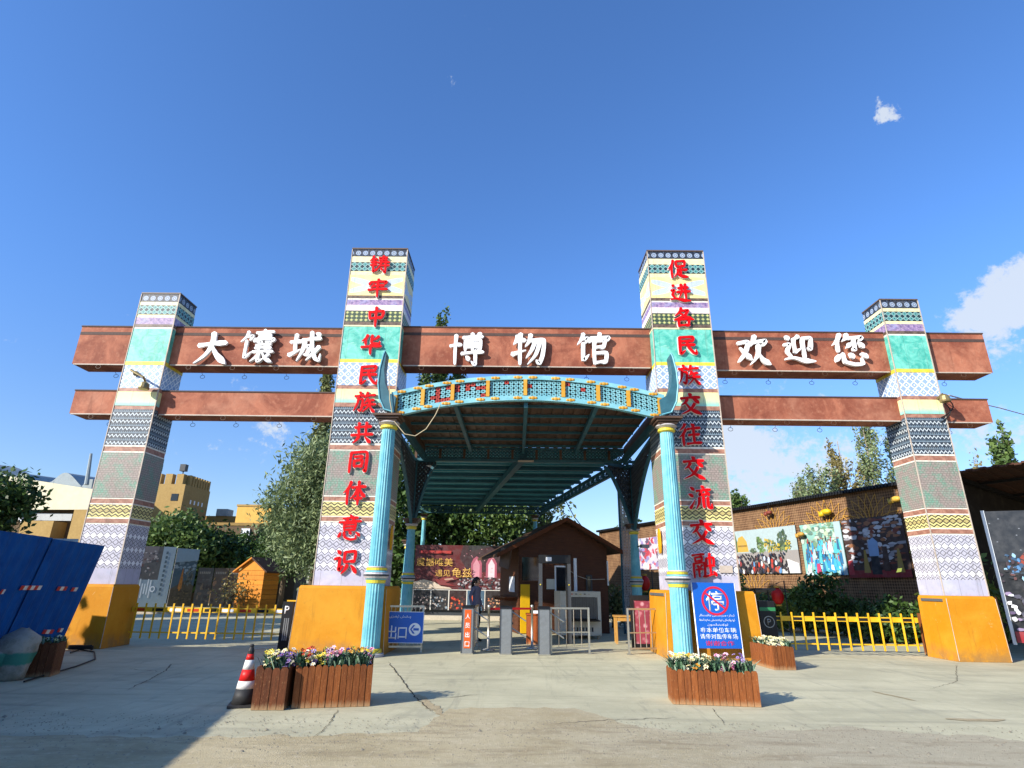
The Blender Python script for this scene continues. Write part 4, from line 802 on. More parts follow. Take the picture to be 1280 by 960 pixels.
for k, (tx, wd, z) in enumerate(((shape_rtl('ئىدارە سىرتىدىكى ماشىنىلار'), .78, .43), (shape_rtl('ئۇدۇلدىكى توختىتىش مەيدانىغا'.replace('ۇ', 'و').replace('خ', 'غ')), .78, .36), (shape_rtl('توختىتىلسۇن'.replace('ۇ', 'و').replace('خ', 'غ')), .45, .29))):
    write('small_writing', tx, swhite, np_, npw(NP(Wd*.5, hz*(z+.06))+Vector((0, -.001, 0))), .06, .004, .003, rz=radians(3), tilt=tl, width=wd)
for tx, wd, z, mm in (('非本单位车辆', .78, .27, swhite), ('请停对面停车场', .82, .175, swhite), ('谢谢合作', .62, .075, sred)):
    if mm is sred: write('character_row', tx, swhite, np_, npw(NP(Wd*.5, hz*z)+Vector((0, .0005, 0))), .105, .006, .003, rz=radians(3), tilt=tl, width=wd+.03)
    write('character_row', tx, mm, np_, npw(NP(Wd*.5, hz*z)+Vector((0, -.0035 if mm is sred else -.001, 0))), .10, .004, .003, rz=radians(3), tilt=tl, width=wd)
# small white plaque on the pillar behind it
a = gY(900, 716, -.02); pq = MB().box(a.x, a.x+.3, -.03, -.015, a.z, a.z+.16).build('plaque', M['trim']); tag(pq, 'small white plaque on the lilac zigzag pillar foot', 'plaque')

# walk-through metal detector, scanner, table, framed picture, stanchions
det = thing('metal_detector', 'dark walk through metal detector arch before the wooden kiosk', 'metal detector', (1.0, 3.1, 0)); dgrey = basic('detector_grey', '#3c3f43', .45, wear=.15)
q0, q1 = gY(673, 694, 3.1), gY(712, 694, 3.1)
for x in (q0.x, q1.x-.1): MB().box(x, x+.1, 2.85, 3.4, 0, q0.z-.22).build('side_panel', dgrey, det)
MB().box(q0.x, q1.x, 2.83, 3.42, q0.z-.218, q0.z).build('header', M['black'], det); MB().box(q0.x+.2, q0.x+.36, 2.815, 2.829, q0.z-.17, q0.z-.06).build('display', swhite, det)
for x in (q0.x+.05, q1.x-.05): MB().ball((x, 2.845, 1.5), .02, 6).build('indicator', M['ringy'], det)
cream = basic('cream_enamel', '#c8c7b8', .4, wear=.2)
xs = thing('baggage_scanner', 'cream baggage scanner with a dark curtained tunnel', 'scanner', (1.95, 4.4, 0), radians(4)); q = lambda u, v: gY(u, v, 4.)
x0, x1, zt = -.63, .60, 1.32
b = MB(); b.box(x0, x1, 0, 1.3, .1, .52); b.box(x0, x0+.24, 0, 1.3, .521, zt); b.box(x1-.1, x1, 0, 1.3, .521, zt); b.box(x0+.241, x1-.101, 0, 1.3, 1.16, zt-.001); b.build('housing', cream, xs, False)
cur = MB(); n = 16
for k in range(n): xa_ = x0+.25+(x1-x0-.36)*k/n; cur.box(xa_, xa_+(x1-x0-.36)/n-.006, -.012+.006*(k % 2), .0+.006*(k % 2), .56, 1.15)
cur.build('tunnel_curtain', basic('curtain_rubber', '#6b6a64', .7, wear=.3), xs, False); MB().box(x0+.24, x1-.1, -.35, -.02, .50, .535).build('conveyor', M['black'], xs, False); MB().box(x0+.24, x1-.1, .3, .32, .525, 1.155).build('tunnel_back', M['black'], xs, False)
for x in (x0+.08, x1-.08):
    for y in (.1, 1.2): MB().lathe((x, y, 0), [(.04, 0), (.04, .07), (.02, .099)], 10).build('foot', M['steel'], xs, False)
for k in range(5): MB().lathe((x0+.36+.13*k, -.01, zt-.085), [(.03, 0), (.03, .02)], 8).build('button', [M['red'], M['black'], M['ringy'], M['black'], M['steel']][k], xs, False)
for k in range(8): MB().box(x0+.3+.09*k, x0+.35+.09*k, -.006, -.001, .2, .32).build('vent_slot', M['darkgrey'], xs, False)
pine = _wood('pale_pine', '#b5813a', '#c99a4e', 1.)
tb = thing('wooden_table', 'pale pine table beside the baggage scanner', 'table', (3.0, 3.0, 0), radians(-4))
for k in range(4): MB().box(-.3, .36, .0+.12*k, .115+.12*k, .68, .72).build('board', pine, tb, False)
for x in (-.27, .29):
    for y in (.02, .4): MB().box(x, x+.06, y, y+.06, 0, .679).build('leg', pine, tb, False)
    MB().box(x+.01, x+.05, .081, .399, .2, .26).build('stretcher', pine, tb, False)
MB().box(-.27, .35, .03, .05, .58, .67).build('apron', pine, tb, False)
pf = thing('framed_picture', 'pink printed panel in a black floor frame behind the railing', 'picture frame', (2.95, 1.6, 0)); a, c = gY(787, 745, 1.6), gY(822, 810, 1.6)
xa, xb = a.x, c.x+.02; zt = a.z+.02; b = MB(); b.box(xa, xb, 1.58, 1.66, 0, .14); b.box(xa, xb, 1.58, 1.66, zt-.12, zt); b.box(xa, xa+.09, 1.58, 1.66, .141, zt-.121); b.box(xb-.09, xb, 1.58, 1.66, .141, zt-.121); b.build('frame', M['black'], pf)
g = G('pink_print', .4, 0, .4); n = g.noise(5, 5, .65); v = g.voro(7); g.base(g.mix(g.ramp(v, .2, .5), g.mix(g.ramp(n, .4, .65), '#a85c6a', '#c99aa0'), '#8a3a48')); MB().box(xa+.091, xb-.091, 1.6, 1.64, .141, zt-.121).build('panel', g.mat, pf)
redbelt = basic('red_belt', '#b5161c', .6, wear=.1)
def stanch(u, v, label):
    p = gZ(u, v); t = thing('belt_stanchion', label, 'stanchion', (p.x, p.y, 0), group='belt barrier stanchions'); MB().lathe((0, 0, 0), [(.16, 0), (.16, .02), (.03, .05), (.028, .92), (.036, .925), (.036, 1.0), (.02, 1.02)], 14).build('pole', M['steel'], t, False, True); return p
s1 = stanch(610, 813, 'steel stanchion beside the standing person'); s2 = stanch(665, 811, 'steel stanchion at the end of the red belt')
tag(MB().box(0, (s2-s1).length, -.004, .004, .9, .95, rot=0).build('red_belt', redbelt), 'red retractable belt stretched between two steel stanchions', 'belt'); bpy.data.objects['red_belt'].location = (s1.x, s1.y, 0); bpy.data.objects['red_belt'].rotation_euler = (0, 0, atan2(s2.y-s1.y, s2.x-s1.x))
ob = thing('orange_desk', 'small orange brown desk beside the metal detector', 'desk', (.55, 2.6, 0)); owd = _wood('orange_wood', '#9c4a1c', '#b5602c', 1.)
MB().box(-.28, .22, 0, .4, .72, .76).build('top', owd, ob, False); MB().box(-.26, .2, .02, .38, 0, .719).build('cabinet', owd, ob, False); MB().box(-.1, .1, .08, .25, .761, .83).build('papers', swhite, ob, False)
bs = thing('bar_stool', 'dark folding stool standing by the belt barrier', 'stool', (-.25, 3.6, 0))
MB().box(-.18, .18, -.16, .16, .43, .47).build('seat', M['black'], bs, False)
for s in (-1, 1):
    for y in (-.13, .13): MB().bar((-.16*s, y, 0), (.14*s, y, .43), .025).build('leg', M['greysteel'], bs, False)
tag(MB().tube([(1.86, 5.0, 0), (1.86, 5.0, 2.3)], .05, 10).build('white_pipe', swhite), 'white upright pipe beside the metal detector', 'pipe')

# parking posts and boom barriers
yel = m_paint('barrier_yellow', '#d8a412', '#e3b830', '#7a5a10', .25); red2 = basic('reflector_red', '#b83a1c', .4, wear=.1)
pk = gZ(362, 812); pp = thing('parking_post', 'slim black parking post lettered P beside the yellow base', 'parking post', (pk.x-.14, .5, 0)); MB().box(-.125, .125, -.04, .06, 0, 1.04).build('body', M['black'], pp, False)
write('letter_p', 'P', swhite, pp, (pk.x-.15, .459, .86), .17, .012, .003)
for k in range(3): MB().box(-.05+.045*k, -.025+.045*k, -.044, -.0405, .2, .68).build('stripe', M['greysteel'], pp, False)
MB().bar((-.05, .0, 1.06), (.28, .0, 1.06), .03).build('arm', yel, pp, False)
pb = thing('barrier_machine', 'black boom barrier cabinet marked with a circled P', 'barrier machine', (5.95, .75, 0)); a = gY(941, 735, .75); c = gY(957, 805, .75)
MB().box(-.17, .2, -.12, .25, 0, 1.2).build('cabinet', M['black'], pb, False); MB().box(-.172, .202, -.125, -.1201, .98, 1.06).build('green_light', basic('green_strip', '#2f7a4c', .4, wear=0), pb, False); MB().box(-.25, .24, -.2, .3, 1.42, 1.46, tilt=-.12).build('hood', M['black'], pb, False)
for x in (-.15, .16): MB().box(x, x+.03, .1, .13, 1.201, 1.42).build('hood_post', M['black'], pb, False)
b = MB()
for k in range(20): t0, t1 = 2*pi*k/20, 2*pi*(k+1)/20; b.prism([(.02+r*cos(t), -.124, .74+r*sin(t)) for r, t in ((.13, t0), (.13, t1), (.112, t1), (.112, t0))], (0, -.003, 0))
b.build('ring', M['greysteel'], pb, False); write('letter_p', 'P', M['greysteel'], pb, (5.97, .75-.124, .74), .14, .008, .003)
def boom(name, label, ua, ub, Y, vt, vb, n, pan, flip=1):
    A = gY(ua, vt, Y); B = gY(ub, vt, Y); t = thing('boom_barrier', label, 'boom barrier', (A.x, Y, 0)); zt = (A.z+B.z)/2; zb = gY((ua+ub)/2, vb, Y).z
    MB().box(A.x, B.x, Y-.03, Y+.03, zt-.07, zt+.04).build('boom', yel, t); MB().box(A.x, B.x, Y-.014, Y+.014, zb+.12, zb+.15).build('lower_bar', yel, t)
    for k in range(n):
        x = A.x+(k+.5)*(B.x-A.x)/n; MB().box(x-.018, x+.018, Y-.052, Y-.0305, zb, zt+.13).build('picket', yel, t)
    for k in range(pan): x = A.x+(k+.5)*(B.x-A.x)/pan; MB().box(x-.14, x+.14, Y-.0345, Y-.0301, zt-.05, zt+.015).build('reflector', [red2, M['black'], swhite][k % 3] if flip > 0 else M['black'], t)
    return t, zt
boom('a', 'yellow boom barrier with red and white reflectors between the pillars beside the hoarding', 166, 362, .95, 762, 799, 17, 9)
b2, _ = boom('b', 'bright yellow boom barrier with black slots before the picture wall', 955, 1146, 1.1, 773, 813, 14, 7, -1)
MB().box(10.0, 10.2, 1.25, 1.45, 0, .95).build('rest_post', M['plank'], b2)

# ------------------------------------------------------------ wooden kiosk
def m_clap():
    g = G('brown_clapboard', .6, 0, .3); n = g.noise(3, 6, .7, stretch=(1, 1, 12)); n2 = g.noise(1.2, 5, .65); c = g.mix(g.ramp(n, .3, .7), '#432516', '#5e3820'); c = g.mix(g.ramp(n2, .5, .75)*.45, c, '#301710'); g.base(c); return g.mat
M['clap'] = m_clap(); M['claplit'] = m_clap(); M['shingle'] = basic('dark_roof_felt', '#4a3426', .85, wear=.4, scale=4)
M['glass'] = basic('dark_glass', '#0c0f13', .08, wear=0, spec=.6)
ki = thing('wooden_kiosk', 'brown clapboard ticket kiosk with a wide gabled roof', 'kiosk', (.08, 6.0, 0), radians(13))
KW, KD, KE, KA, KX = 3.12, 3.0, 2.7, 3.52, 1.58
wl = MB(); wl.box(.03, KW-.03, .03, KD-.03, 0, KE); wl.prism([(.03, .03, KE), (KW-.03, .03, KE), (KX, .03, KA-.08)], (0, KD-.06, 0)); wl.build('wall', M['clap'], ki, False)
cl = MB(); nb = int(KA/.125)
for k in range(nb):
    z0, z1 = k*.125, (k+1)*.125+.012; f = 0 if z0 < KE else (z0-KE)/(KA-KE)
    xa, xb = KX*f, KW-(KW-KX)*f
    if f < .93:
        cl.prism([(xa, -.012, z0), (xb, -.012, z0), (xb, .006, z1), (xa, .006, z1)], (0, .02, 0))
    if z0 < KE-.1: cl.prism([(-.012, 0, z0), (-.012, KD, z0), (.006, KD, z1), (.006, 0, z1)], (.02, 0, 0)); cl.prism([(KW+.012, 0, z0), (KW+.012, KD, z0), (KW-.006, KD, z1), (KW-.006, 0, z1)], (-.02, 0, 0))
cl.build('clapboards', M['clap'], ki, False, kind='stuff')
sl_, sr_ = (KA-KE+.0)/KX, (KA-KE)/(KW-KX); XLe, XRe = -.82, KW+.42
for xe, sg in ((XLe, sl_), (XRe, sr_)):
    ze = KA+.06-sg*abs(xe-KX); ro = MB().prism([(KX, -.4, KA+.06), (xe, -.4, ze), (xe, -.4, ze+.09), (KX, -.4, KA+.15)], (0, KD+.8, 0)).build('roof', M['shingle'], ki, False)
    MB().prism([(KX, -.425, KA+.03), (xe, -.425, ze-.03), (xe, -.425, ze+.11), (KX, -.425, KA+.17)], (0, .024, 0)).build('barge_board', M['plankdark'], ki, False)
def kwin(x0, x1, z0, z1, fm, name='window', fw=.05):
    o = MB().box(x0, x1, -.03, -.016, z0, z1).build(name, M['glass'], ki, False); b = MB()
    b.box(x0-fw, x1+fw, -.05, -.014, z1, z1+fw); b.box(x0-fw, x1+fw, -.05, -.014, z0-fw, z0); b.box(x0-fw, x0, -.05, -.014, z0, z1); b.box(x1, x1+fw, -.05, -.014, z0, z1); b.build('frame', fm, o, False)
kwin(.1, .78, 1.62, 2.36, M['clap']); kwin(1.28, 1.62, 1.12, 2.06, swhite); kwin(2.38, 2.5, 1.3, 1.78, M['darkgrey'])
MB().box(.95, 1.22, -.06, -.014, 1.36, 1.68).build('switch_box', cream, ki, False); MB().box(.06, .36, -.09, -.03, .02, 1.5).build('yellow_panel', basic('yellow_panel', '#d8a90c', .5, wear=.15), ki, False)
MB().box(KW-.02, KW+.03, -.03, .03, 1.5, 2.3).build('white_tube', swhite, ki, False)
# posters, shelf and props on the lit side wall
pr_ = Print((-.03, 2.4, 1.2), (0, -2.1, 0), (0, 0, 1.1), .012); rn = random.Random(4)
pr_.rect(0, 1, 0, 1, '#8c4a38')
for k in range(14): pr_.rect(.05+.065*k, .1+.065*k, rn.uniform(.05, .3), rn.uniform(.5, .95), rn.choice(['#c9b8a8', '#a85a48', '#b57a5c', '#d8d2c8', '#6b4030']))
pr_.build('poster', M['print'], ki) if False else None
pp_ = MB().box(-.03, -.014, .5, 1.3, 1.25, 1.75).build('notice_board', swhite, ki, False)
for k in range(6): MB().box(-.4, -.03, .35+.33*k, .42+.33*k, .98, 1.06, tilt=.0).build('shelf_bracket', M['plankdark'], ki, False)
MB().box(-.42, -.02, .2, 2.4, 1.061, 1.1).build('shelf', M['plankdark'], ki, False)
MB().box(-.5, -.46, -.35, .15, 2.0, 2.62, rot=.5, tilt=.2).build('lamp_grille', M['rust'], ki, False)
MB().tube([wmat(ki) @ Vector(q) for q in ((1.7, -.05, 2.0), (2.0, -.05, 1.8), (2.4, -.05, 1.68), (3.0, -.05, 1.7))], .012, 5).build('cable', M['trim'], ki)
a, c = gY(705, 622, 14), gY(735, 668, 6.6)
tag(MB().tube([a, (a+c)/2+Vector((0, 0, -.15)), c, c+Vector((.8, -.1, -.35))], .02, 5).build('supply_cable', M['wire']), 'black supply cable sagging from the canopy to the kiosk roof', 'cable')
cs = thing('security_camera', 'small dark security camera on the canopy column', 'camera', gY(796, 683, 6.2)); p = gY(798, 683, 6.1)
MB().tube([p+Vector((-.15, .05, -.1)), p+Vector((0, 0, 0)), p+Vector((.08, -.05, .02))], .025, 6).build('arm', M['darkgrey'], cs); MB().box(p.x+.06, p.x+.34, p.y-.12, p.y+.02, p.z-.05, p.z+.06, rot=.3).build('housing', M['greysteel'], cs)
# yellow hanging tags on the inner sides of the tall pillars
ytag = basic('yellow_tag', '#d89a12', .5, wear=.1)
for u, v, x, lb in ((828, 687, 3.5, 'yellow oval ornament on the tall pillar behind the no parking sign'), (556, 690, -3.07, 'yellow oval ornament on the tall pillar beside the exit sign')):
    yy = .62; z = 2.55; b = MB(); b.prism([(x, yy+.1*cos(t), z+.3*sin(t)) for t in np.linspace(0, 2*pi, 17)[:-1]], (.04 if x > 0 else -.04, 0, 0)); tag(b.build('oval_ornament', ytag), lb, 'ornament', 'yellow ornaments on the inner pillar sides')

# ------------------------------------------------------------ person
def skinned(name, V, Ed, root, sub=2):
    me = bpy.data.meshes.new(name); me.from_pydata([v[:3] for v in V], Ed, []); o = bpy.data.objects.new(name, me); COL.objects.link(o)
    o.modifiers.new('skin', 'SKIN'); sv = me.skin_vertices[0].data if me.skin_vertices else None
    if sv is None:
        bpy.context.view_layer.objects.active = o; bpy.ops.mesh.customdata_skin_add(); sv = me.skin_vertices[0].data
    for i, v in enumerate(V): r = v[3]; sv[i].radius = (r, r) if not isinstance(r, tuple) else r; sv[i].use_root = (i == root)
    m = o.modifiers.new('sub', 'SUBSURF'); m.levels = sub; m.render_levels = sub
    dg = bpy.context.evaluated_depsgraph_get(); m2 = bpy.data.meshes.new_from_object(o.evaluated_get(dg)); bpy.data.objects.remove(o); bpy.data.meshes.remove(me); m2.name = name; return m2
pg = gZ(594, 802); per = thing('person', 'person in a grey lilac top and black trousers standing by the turnstiles', 'person', (pg.x, pg.y, 0), radians(62))
# local frame: +x her left, -y the way she faces
V = [(0, .0, .93, (.15, .11)), (0, .0, 1.08, (.125, .095)), (0, .01, 1.24, (.145, .105)), (0, .02, 1.36, (.12, .08)), (0, .015, 1.43, (.055, .055)), (0, .0, 1.48, (.05, .052)), (0, -.01, 1.56, (.074, .09)), (0, -.005, 1.625, (.066, .08)),
     (.09, .0, .86, .095), (.095, -.02, .5, .065), (.10, .02, .28, .055), (.10, .03, .09, .042), (.11, -.05, .04, .04), (.115, -.14, .03, .032),
     (-.09, .0, .86, .095), (-.095, .02, .5, .065), (-.10, .06, .28, .055), (-.10, .08, .09, .042), (-.11, .0, .04, .04), (-.115, -.09, .03, .032),
     (.15, .02, 1.37, .06), (.21, .05, 1.16, .046), (.215, -.03, .95, .036), (.21, -.07, .88, .03), (.205, -.10, .82, .028),
     (-.15, .02, 1.37, .06), (-.22, .08, 1.16, .046), (-.2, .03, .96, .036), (-.19, .0, .89, .03), (-.185, -.02, .83, .028), (0, -.1, 1.545, .016)]
Ed = [(0, 1), (1, 2), (2, 3), (3, 4), (4, 5), (5, 6), (6, 7), (0, 8), (8, 9), (9, 10), (10, 11), (11, 12), (12, 13), (0, 14), (14, 15), (15, 16), (16, 17), (17, 18), (18, 19), (3, 20), (20, 21), (21, 22), (22, 23), (23, 24), (3, 25), (25, 26), (26, 27), (27, 28), (28, 29), (6, 30)]
me = skinned('body', V, Ed, 0)
skinm = basic('skin', '#b98868', .55, wear=0); topm = basic('grey_lilac_knit', '#6d6876', .85, wear=.15); trom = basic('black_cloth', '#16171b', .85, wear=.1); shoem = basic('dark_shoe', '#1f1b1a', .5, wear=.1); hairm = basic('dark_hair', '#120e0c', .45, wear=0)
for q in (skinm, topm, trom, shoem): me.materials.append(q)
for f in me.polygons:
    c = f.center; f.use_smooth = True
    arm = abs(c.x) > .165 and c.z > .7
    f.material_index = 0 if (c.z > 1.44 or (arm and c.z < .93)) else (1 if (c.z > .9 or arm) else (2 if c.z > .085 else 3))
bo = bpy.data.objects.new('body', me); COL.objects.link(bo); bo.parent = per
fg = MB()
for s, (hx, hy, hz_) in ((1, (.205, -.10, .82)), (-1, (-.185, -.02, .83))):
    for k, ln in enumerate((.06, .072, .075, .068, .055)):
        off = (-.02+.011*k) if k else -.022; d = Vector((0, -.2-.1*k*.2, -1)).normalized() if k else Vector((0, -.8, -.6)).normalized()
        st = Vector((hx, hy-.016+.011*k, hz_-.0)) if k else Vector((hx, hy-.02, hz_+.015)); fg.tube([st, st+d*ln*.55, st+d*ln*.8+Vector((-s*.008, 0, -.004)), st+d*ln+Vector((-s*.018, 0, 0))], [.009, .0085, .008, .006], 6)
fg.build('fingers', skinm, per, False, True, kind='stuff')
hr = MB(); hr.ball((0, .012, 1.59), .1, 10, 0, (.92, 1.0, 1.02)); ho = hr.build('hair', hairm, per, False, True)
for v in ho.data.vertices:
    if v.co.y < -.045 and v.co.z < 1.625: v.co.y = -.035
MB().tube([(0, .09, 1.6), (0, .14, 1.52), (0, .14, 1.38), (0, .125, 1.25)], [.045, .05, .04, .015], 8).build('ponytail', hairm, per, False, True)
for s in (-1, 1): MB().ball((s*.03, -.092, 1.567), .009, 6).build('eye', M['black'], per, False); MB().ball((s*.077, .0, 1.555), .02, 6, 0, (.4, .8, 1.2)).build('ear', skinm, per, False)
MB().ball((0, -.088, 1.515), .014, 6, 0, (1.3, .5, .4)).build('mouth', basic('lip', '#8a4a44', .5, wear=0), per, False)

# ------------------------------------------------------------ blue hoarding, sacks, cable
hb = m_paint('hoarding_blue', '#0a4484', '#0f5296', '#0a305c', .3, .75); hb.node_tree.nodes['Principled BSDF'].inputs['Specular IOR Level'].default_value = .12
F0, F1 = Vector((-8.93, -1.85, 0)), Vector((-6.62, -12.3, 0)); dF = (F1-F0).normalized(); LEAN = Vector((.44, .04, 2.14))
ho_ = thing('blue_hoarding', 'leaning blue corrugated metal hoarding beside the slim pillar', 'hoarding', F0); LN = 2.05; nF = LEAN.cross(dF).normalized(); nF = nF if nF.x > 0 else -nF
for k in range(7):
    b = MB(); n = 30; A, T = [], []
    for i in range(n+1):
        s = k*LN-.01+(LN+.02)*i/n+0*k; off = nF*(.022*((i//2) % 2)); dz = Vector((0, 0, .02*sin(k*2.1))); off = off+nF*(.004*(k % 2))
        A.append(F0+dF*s+off); T.append(F0+dF*s+off+LEAN+dz)
    m = len(A); b.add(A+T, [(i, i+1, m+i+1, m+i) for i in range(m-1)]); A2 = [q-nF*.01 for q in A]; T2 = [q-nF*.01 for q in T]; b.add(A2+T2, [(m+i, m+i+1, i+1, i) for i in range(m-1)])
    b.build('panel', hb, ho_)
for k in range(3):
    q0, q1 = F0+Vector((-.05-1.05*k, .02, 0)), F0+Vector((-1.08-1.05*k, .12, 0)); MB().prism([q0, q1, q1+Vector((.1, 0, 2.12)), q0+Vector((.42 if k == 0 else .1, 0, 2.12))], (0, .03, 0)).build('return_panel', hb, ho_)  # hidden panels added behind the hoarding end to shade the ground
for z in (.25, .5, .98): MB().bar(F0+LEAN*z-nF*.05, F0+dF*14.3+LEAN*z-nF*.05, .06).build('rail', M['greysteel'], ho_)
tape_r = basic('tape_red', '#b01f1c', .5, wear=.2); tape_w = basic('tape_white', '#cfcac4', .5, wear=.2)
def onF(u, v): d = ray(u, v); q = F0+nF*.032; return CAM+d*((q-CAM).dot(nF)/d.dot(nF))
for (ua, ub, v, n) in ((25, 51, 735, 6), (71, 83, 736, 3), (89, 96, 737, 2), (0, 5, 740, 2), (53, 66, 790, 3), (72, 78, 788, 2), (20, 32, 794, 2)):
    for k in range(n):
        a, c = onF(ua+(ub-ua)*k/n, v-.3), onF(ua+(ub-ua)*(k+1)/n, v-.3); up = LEAN.normalized()*.07; MB().prism([a-up*.5, c-up*.5, c+up*.5+dF*-.02, a+up*.5+dF*-.02], nF*.004).build('tape', (tape_r, tape_w)[k % 2], ho_)
sackm = None
g = G('woven_sack', .8, 0, .2); x, y, z = g.xyz(); n = g.noise(6, 5, .7); c = g.mix(g.ramp(z+n*.12, .26, .3)*g.ramp(z+n*.1, .42, .46, 1., 0.), g.mix(g.ramp(n, .4, .7), '#9a958a', '#7d7768'), '#3f7a68'); g.base(c); g.bump(g.noise(40, 3, .6), .4, .01)
sk = None
def sack(label, loc, h, r, seed):
    rn = random.Random(seed); b = MB(); n, m = 18, 12; vs = []
    for j in range(m+1):
        t = j/m; rr = r*(.92+.18*sin(t*pi))*(1 if t < .82 else 1-(t-.82)/.18*.75)
        for k in range(n): a = 2*pi*k/n; w_ = 1+.08*sin(3*a+5*t+seed)+.05*sin(7*a-9*t)+rn.uniform(-.03, .03); vs.append((rr*w_*cos(a)*1.15+.12*t*t, rr*w_*sin(a)*.85, h*t*(1+.04*sin(2*a+seed))))
    fs = [(j*n+k, j*n+(k+1) % n, (j+1)*n+(k+1) % n, (j+1)*n+k) for j in range(m) for k in range(n)]+[tuple(range(n))[::-1], tuple(m*n+k for k in range(n))]; b.add(vs, fs)
    o = b.build('woven_sack', g.mat, None, smooth=True); o.location = loc; tag(o, label, 'sack', 'sacks by the hoarding'); return o
p = gZ(12, 849); sack('bulging pale woven sack with a green print beside the shaded flower box', (p.x-.05, p.y-.05, 0), .72, .25, 2); p = gZ(-25, 852); sack('slumped pale woven sack behind the one with the green print', (p.x-.1, p.y+.1, 0), .5, .28, 5)
p = gZ(95, 814)
cbl = MB(); cbl.tube([(p.x+.25*cos(t)*(1+.1*sin(3*t)), p.y+.1+.13*sin(t), .03+.012*t/3) for t in np.linspace(0, 6*pi, 60)], .018, 6); cbl.tube([gZ(u, v, .02) for u, v in ((88, 816), (100, 812), (118, 815), (119, 824), (95, 833), (60, 843), (30, 852))], .014, 5)
tag(cbl.build('cable_coil', M['wire']), 'black cable coiled at the yellow base beside the hoarding', 'cable')

# ------------------------------------------------------------ trees and shrubs
M['bark'] = basic('bark', '#5d5041', .9, wear=.4, scale=6, bump=.6, bscale=25); M['barkpale'] = basic('pale_bark', '#8f8674', .9, wear=.35, scale=6, bump=.5)
M['leafdark'] = m_leaf('dark_leaf', '#2a3f1c', '#4f6b30', .2); M['leafmid'] = m_leaf('mid_leaf', '#3a5228', '#6f8745', .25); M['leafolive'] = m_leaf('olive_leaf', '#4f5a34', '#8a8f5a', .25); M['leafwillow'] = m_leaf('grey_green_leaf', '#566744', '#98a674', .25); M['leafdry'] = m_leaf('dry_leaf', '#6b6038', '#9a9058', .2); M['leafgrass'] = m_leaf('grass_blade', '#5c7030', '#8f9c48', .25)
def leaves(name, P, size, mat, parent, seed=0, elong=1.6, droop=0.):
    """leaf-shaped quads at the points P"""
    r = np.random.default_rng(seed); n = len(P); P = np.asarray(P)
    a = r.normal(size=(n, 3)); a[:, 2] -= droop*2; a /= np.linalg.norm(a, axis=1)[:, None]; b = np.cross(a, r.normal(size=(n, 3))); b /= np.linalg.norm(b, axis=1)[:, None]
    s = size*r.uniform(.6, 1.4, size=(n, 1)); A, B = a*s*elong*.5, b*s*.42
    V = np.stack([P-A, P-A*.1+B, P+A, P-A*.1-B], 1).reshape(-1, 3); Fq = np.arange(4*n).reshape(-1, 4)
    return npmesh(name, V, Fq, mat, r.uniform(0, 1, n)**1.3, parent)
def cloud(lobes, n, r, clump=.32, per=26):
    """clumps spread through ellipsoid lobes, thicker towards the skin"""
    out = []; vol = np.array([l[3]*l[4]*l[5] for l in lobes])**.75; vol = vol/vol.sum()
    for l, f in zip(lobes, vol):
        nc = max(3, int(n*f/per)); d = r.normal(size=(nc, 3)); d /= np.linalg.norm(d, axis=1)[:, None]; rad = r.uniform(.25, 1.0, size=(nc, 1))**.5
        C = np.array(l[:3])+d*rad*np.array(l[3:6]); k = np.repeat(C, per, 0); out.append(k+r.normal(size=k.shape)*clump*np.array([1, 1, .8]))
    return np.concatenate(out)
def tree(name, label, loc, h, lobes, n, leaf, mat, bark='bark', tr=.16, group=None, seed=1, clump=.32, droop=0., cat='tree', elong=1.6):
    r = np.random.default_rng(seed); rn = random.Random(seed); t = thing(name, label, cat, loc, 0, group); L = [tuple(np.array(l[:3])+np.array(loc))+tuple(l[3:6]) for l in lobes]
    top = Vector(loc)+Vector((0, 0, h*.55)); MB().tube([Vector(loc), Vector(loc)+Vector((rn.uniform(-.1, .1), rn.uniform(-.1, .1), h*.25)), top], [tr, tr*.8, tr*.45], 9).build('trunk', M[bark], t, True, True)
    b = MB()
    for l in L:
        st = Vector(loc)+Vector((0, 0, h*rn.uniform(.22, .45))); e = Vector(l[:3])+Vector((0, 0, l[5]*.5)); md = (st+e)/2+Vector((rn.uniform(-.2, .2), rn.uniform(-.2, .2), .1)); b.tube([st, md, e], [tr*.45, tr*.28, tr*.08], 6)
    b.build('limbs', M[bark], t, True, True); pts = cloud(L, n, r, clump)
    if droop:
        dr = r.uniform(0, 1, len(pts))**2*droop; pts[:, 2] -= dr
    leaves('crown', pts, leaf, M[mat], t, seed, elong, droop*.4); return t
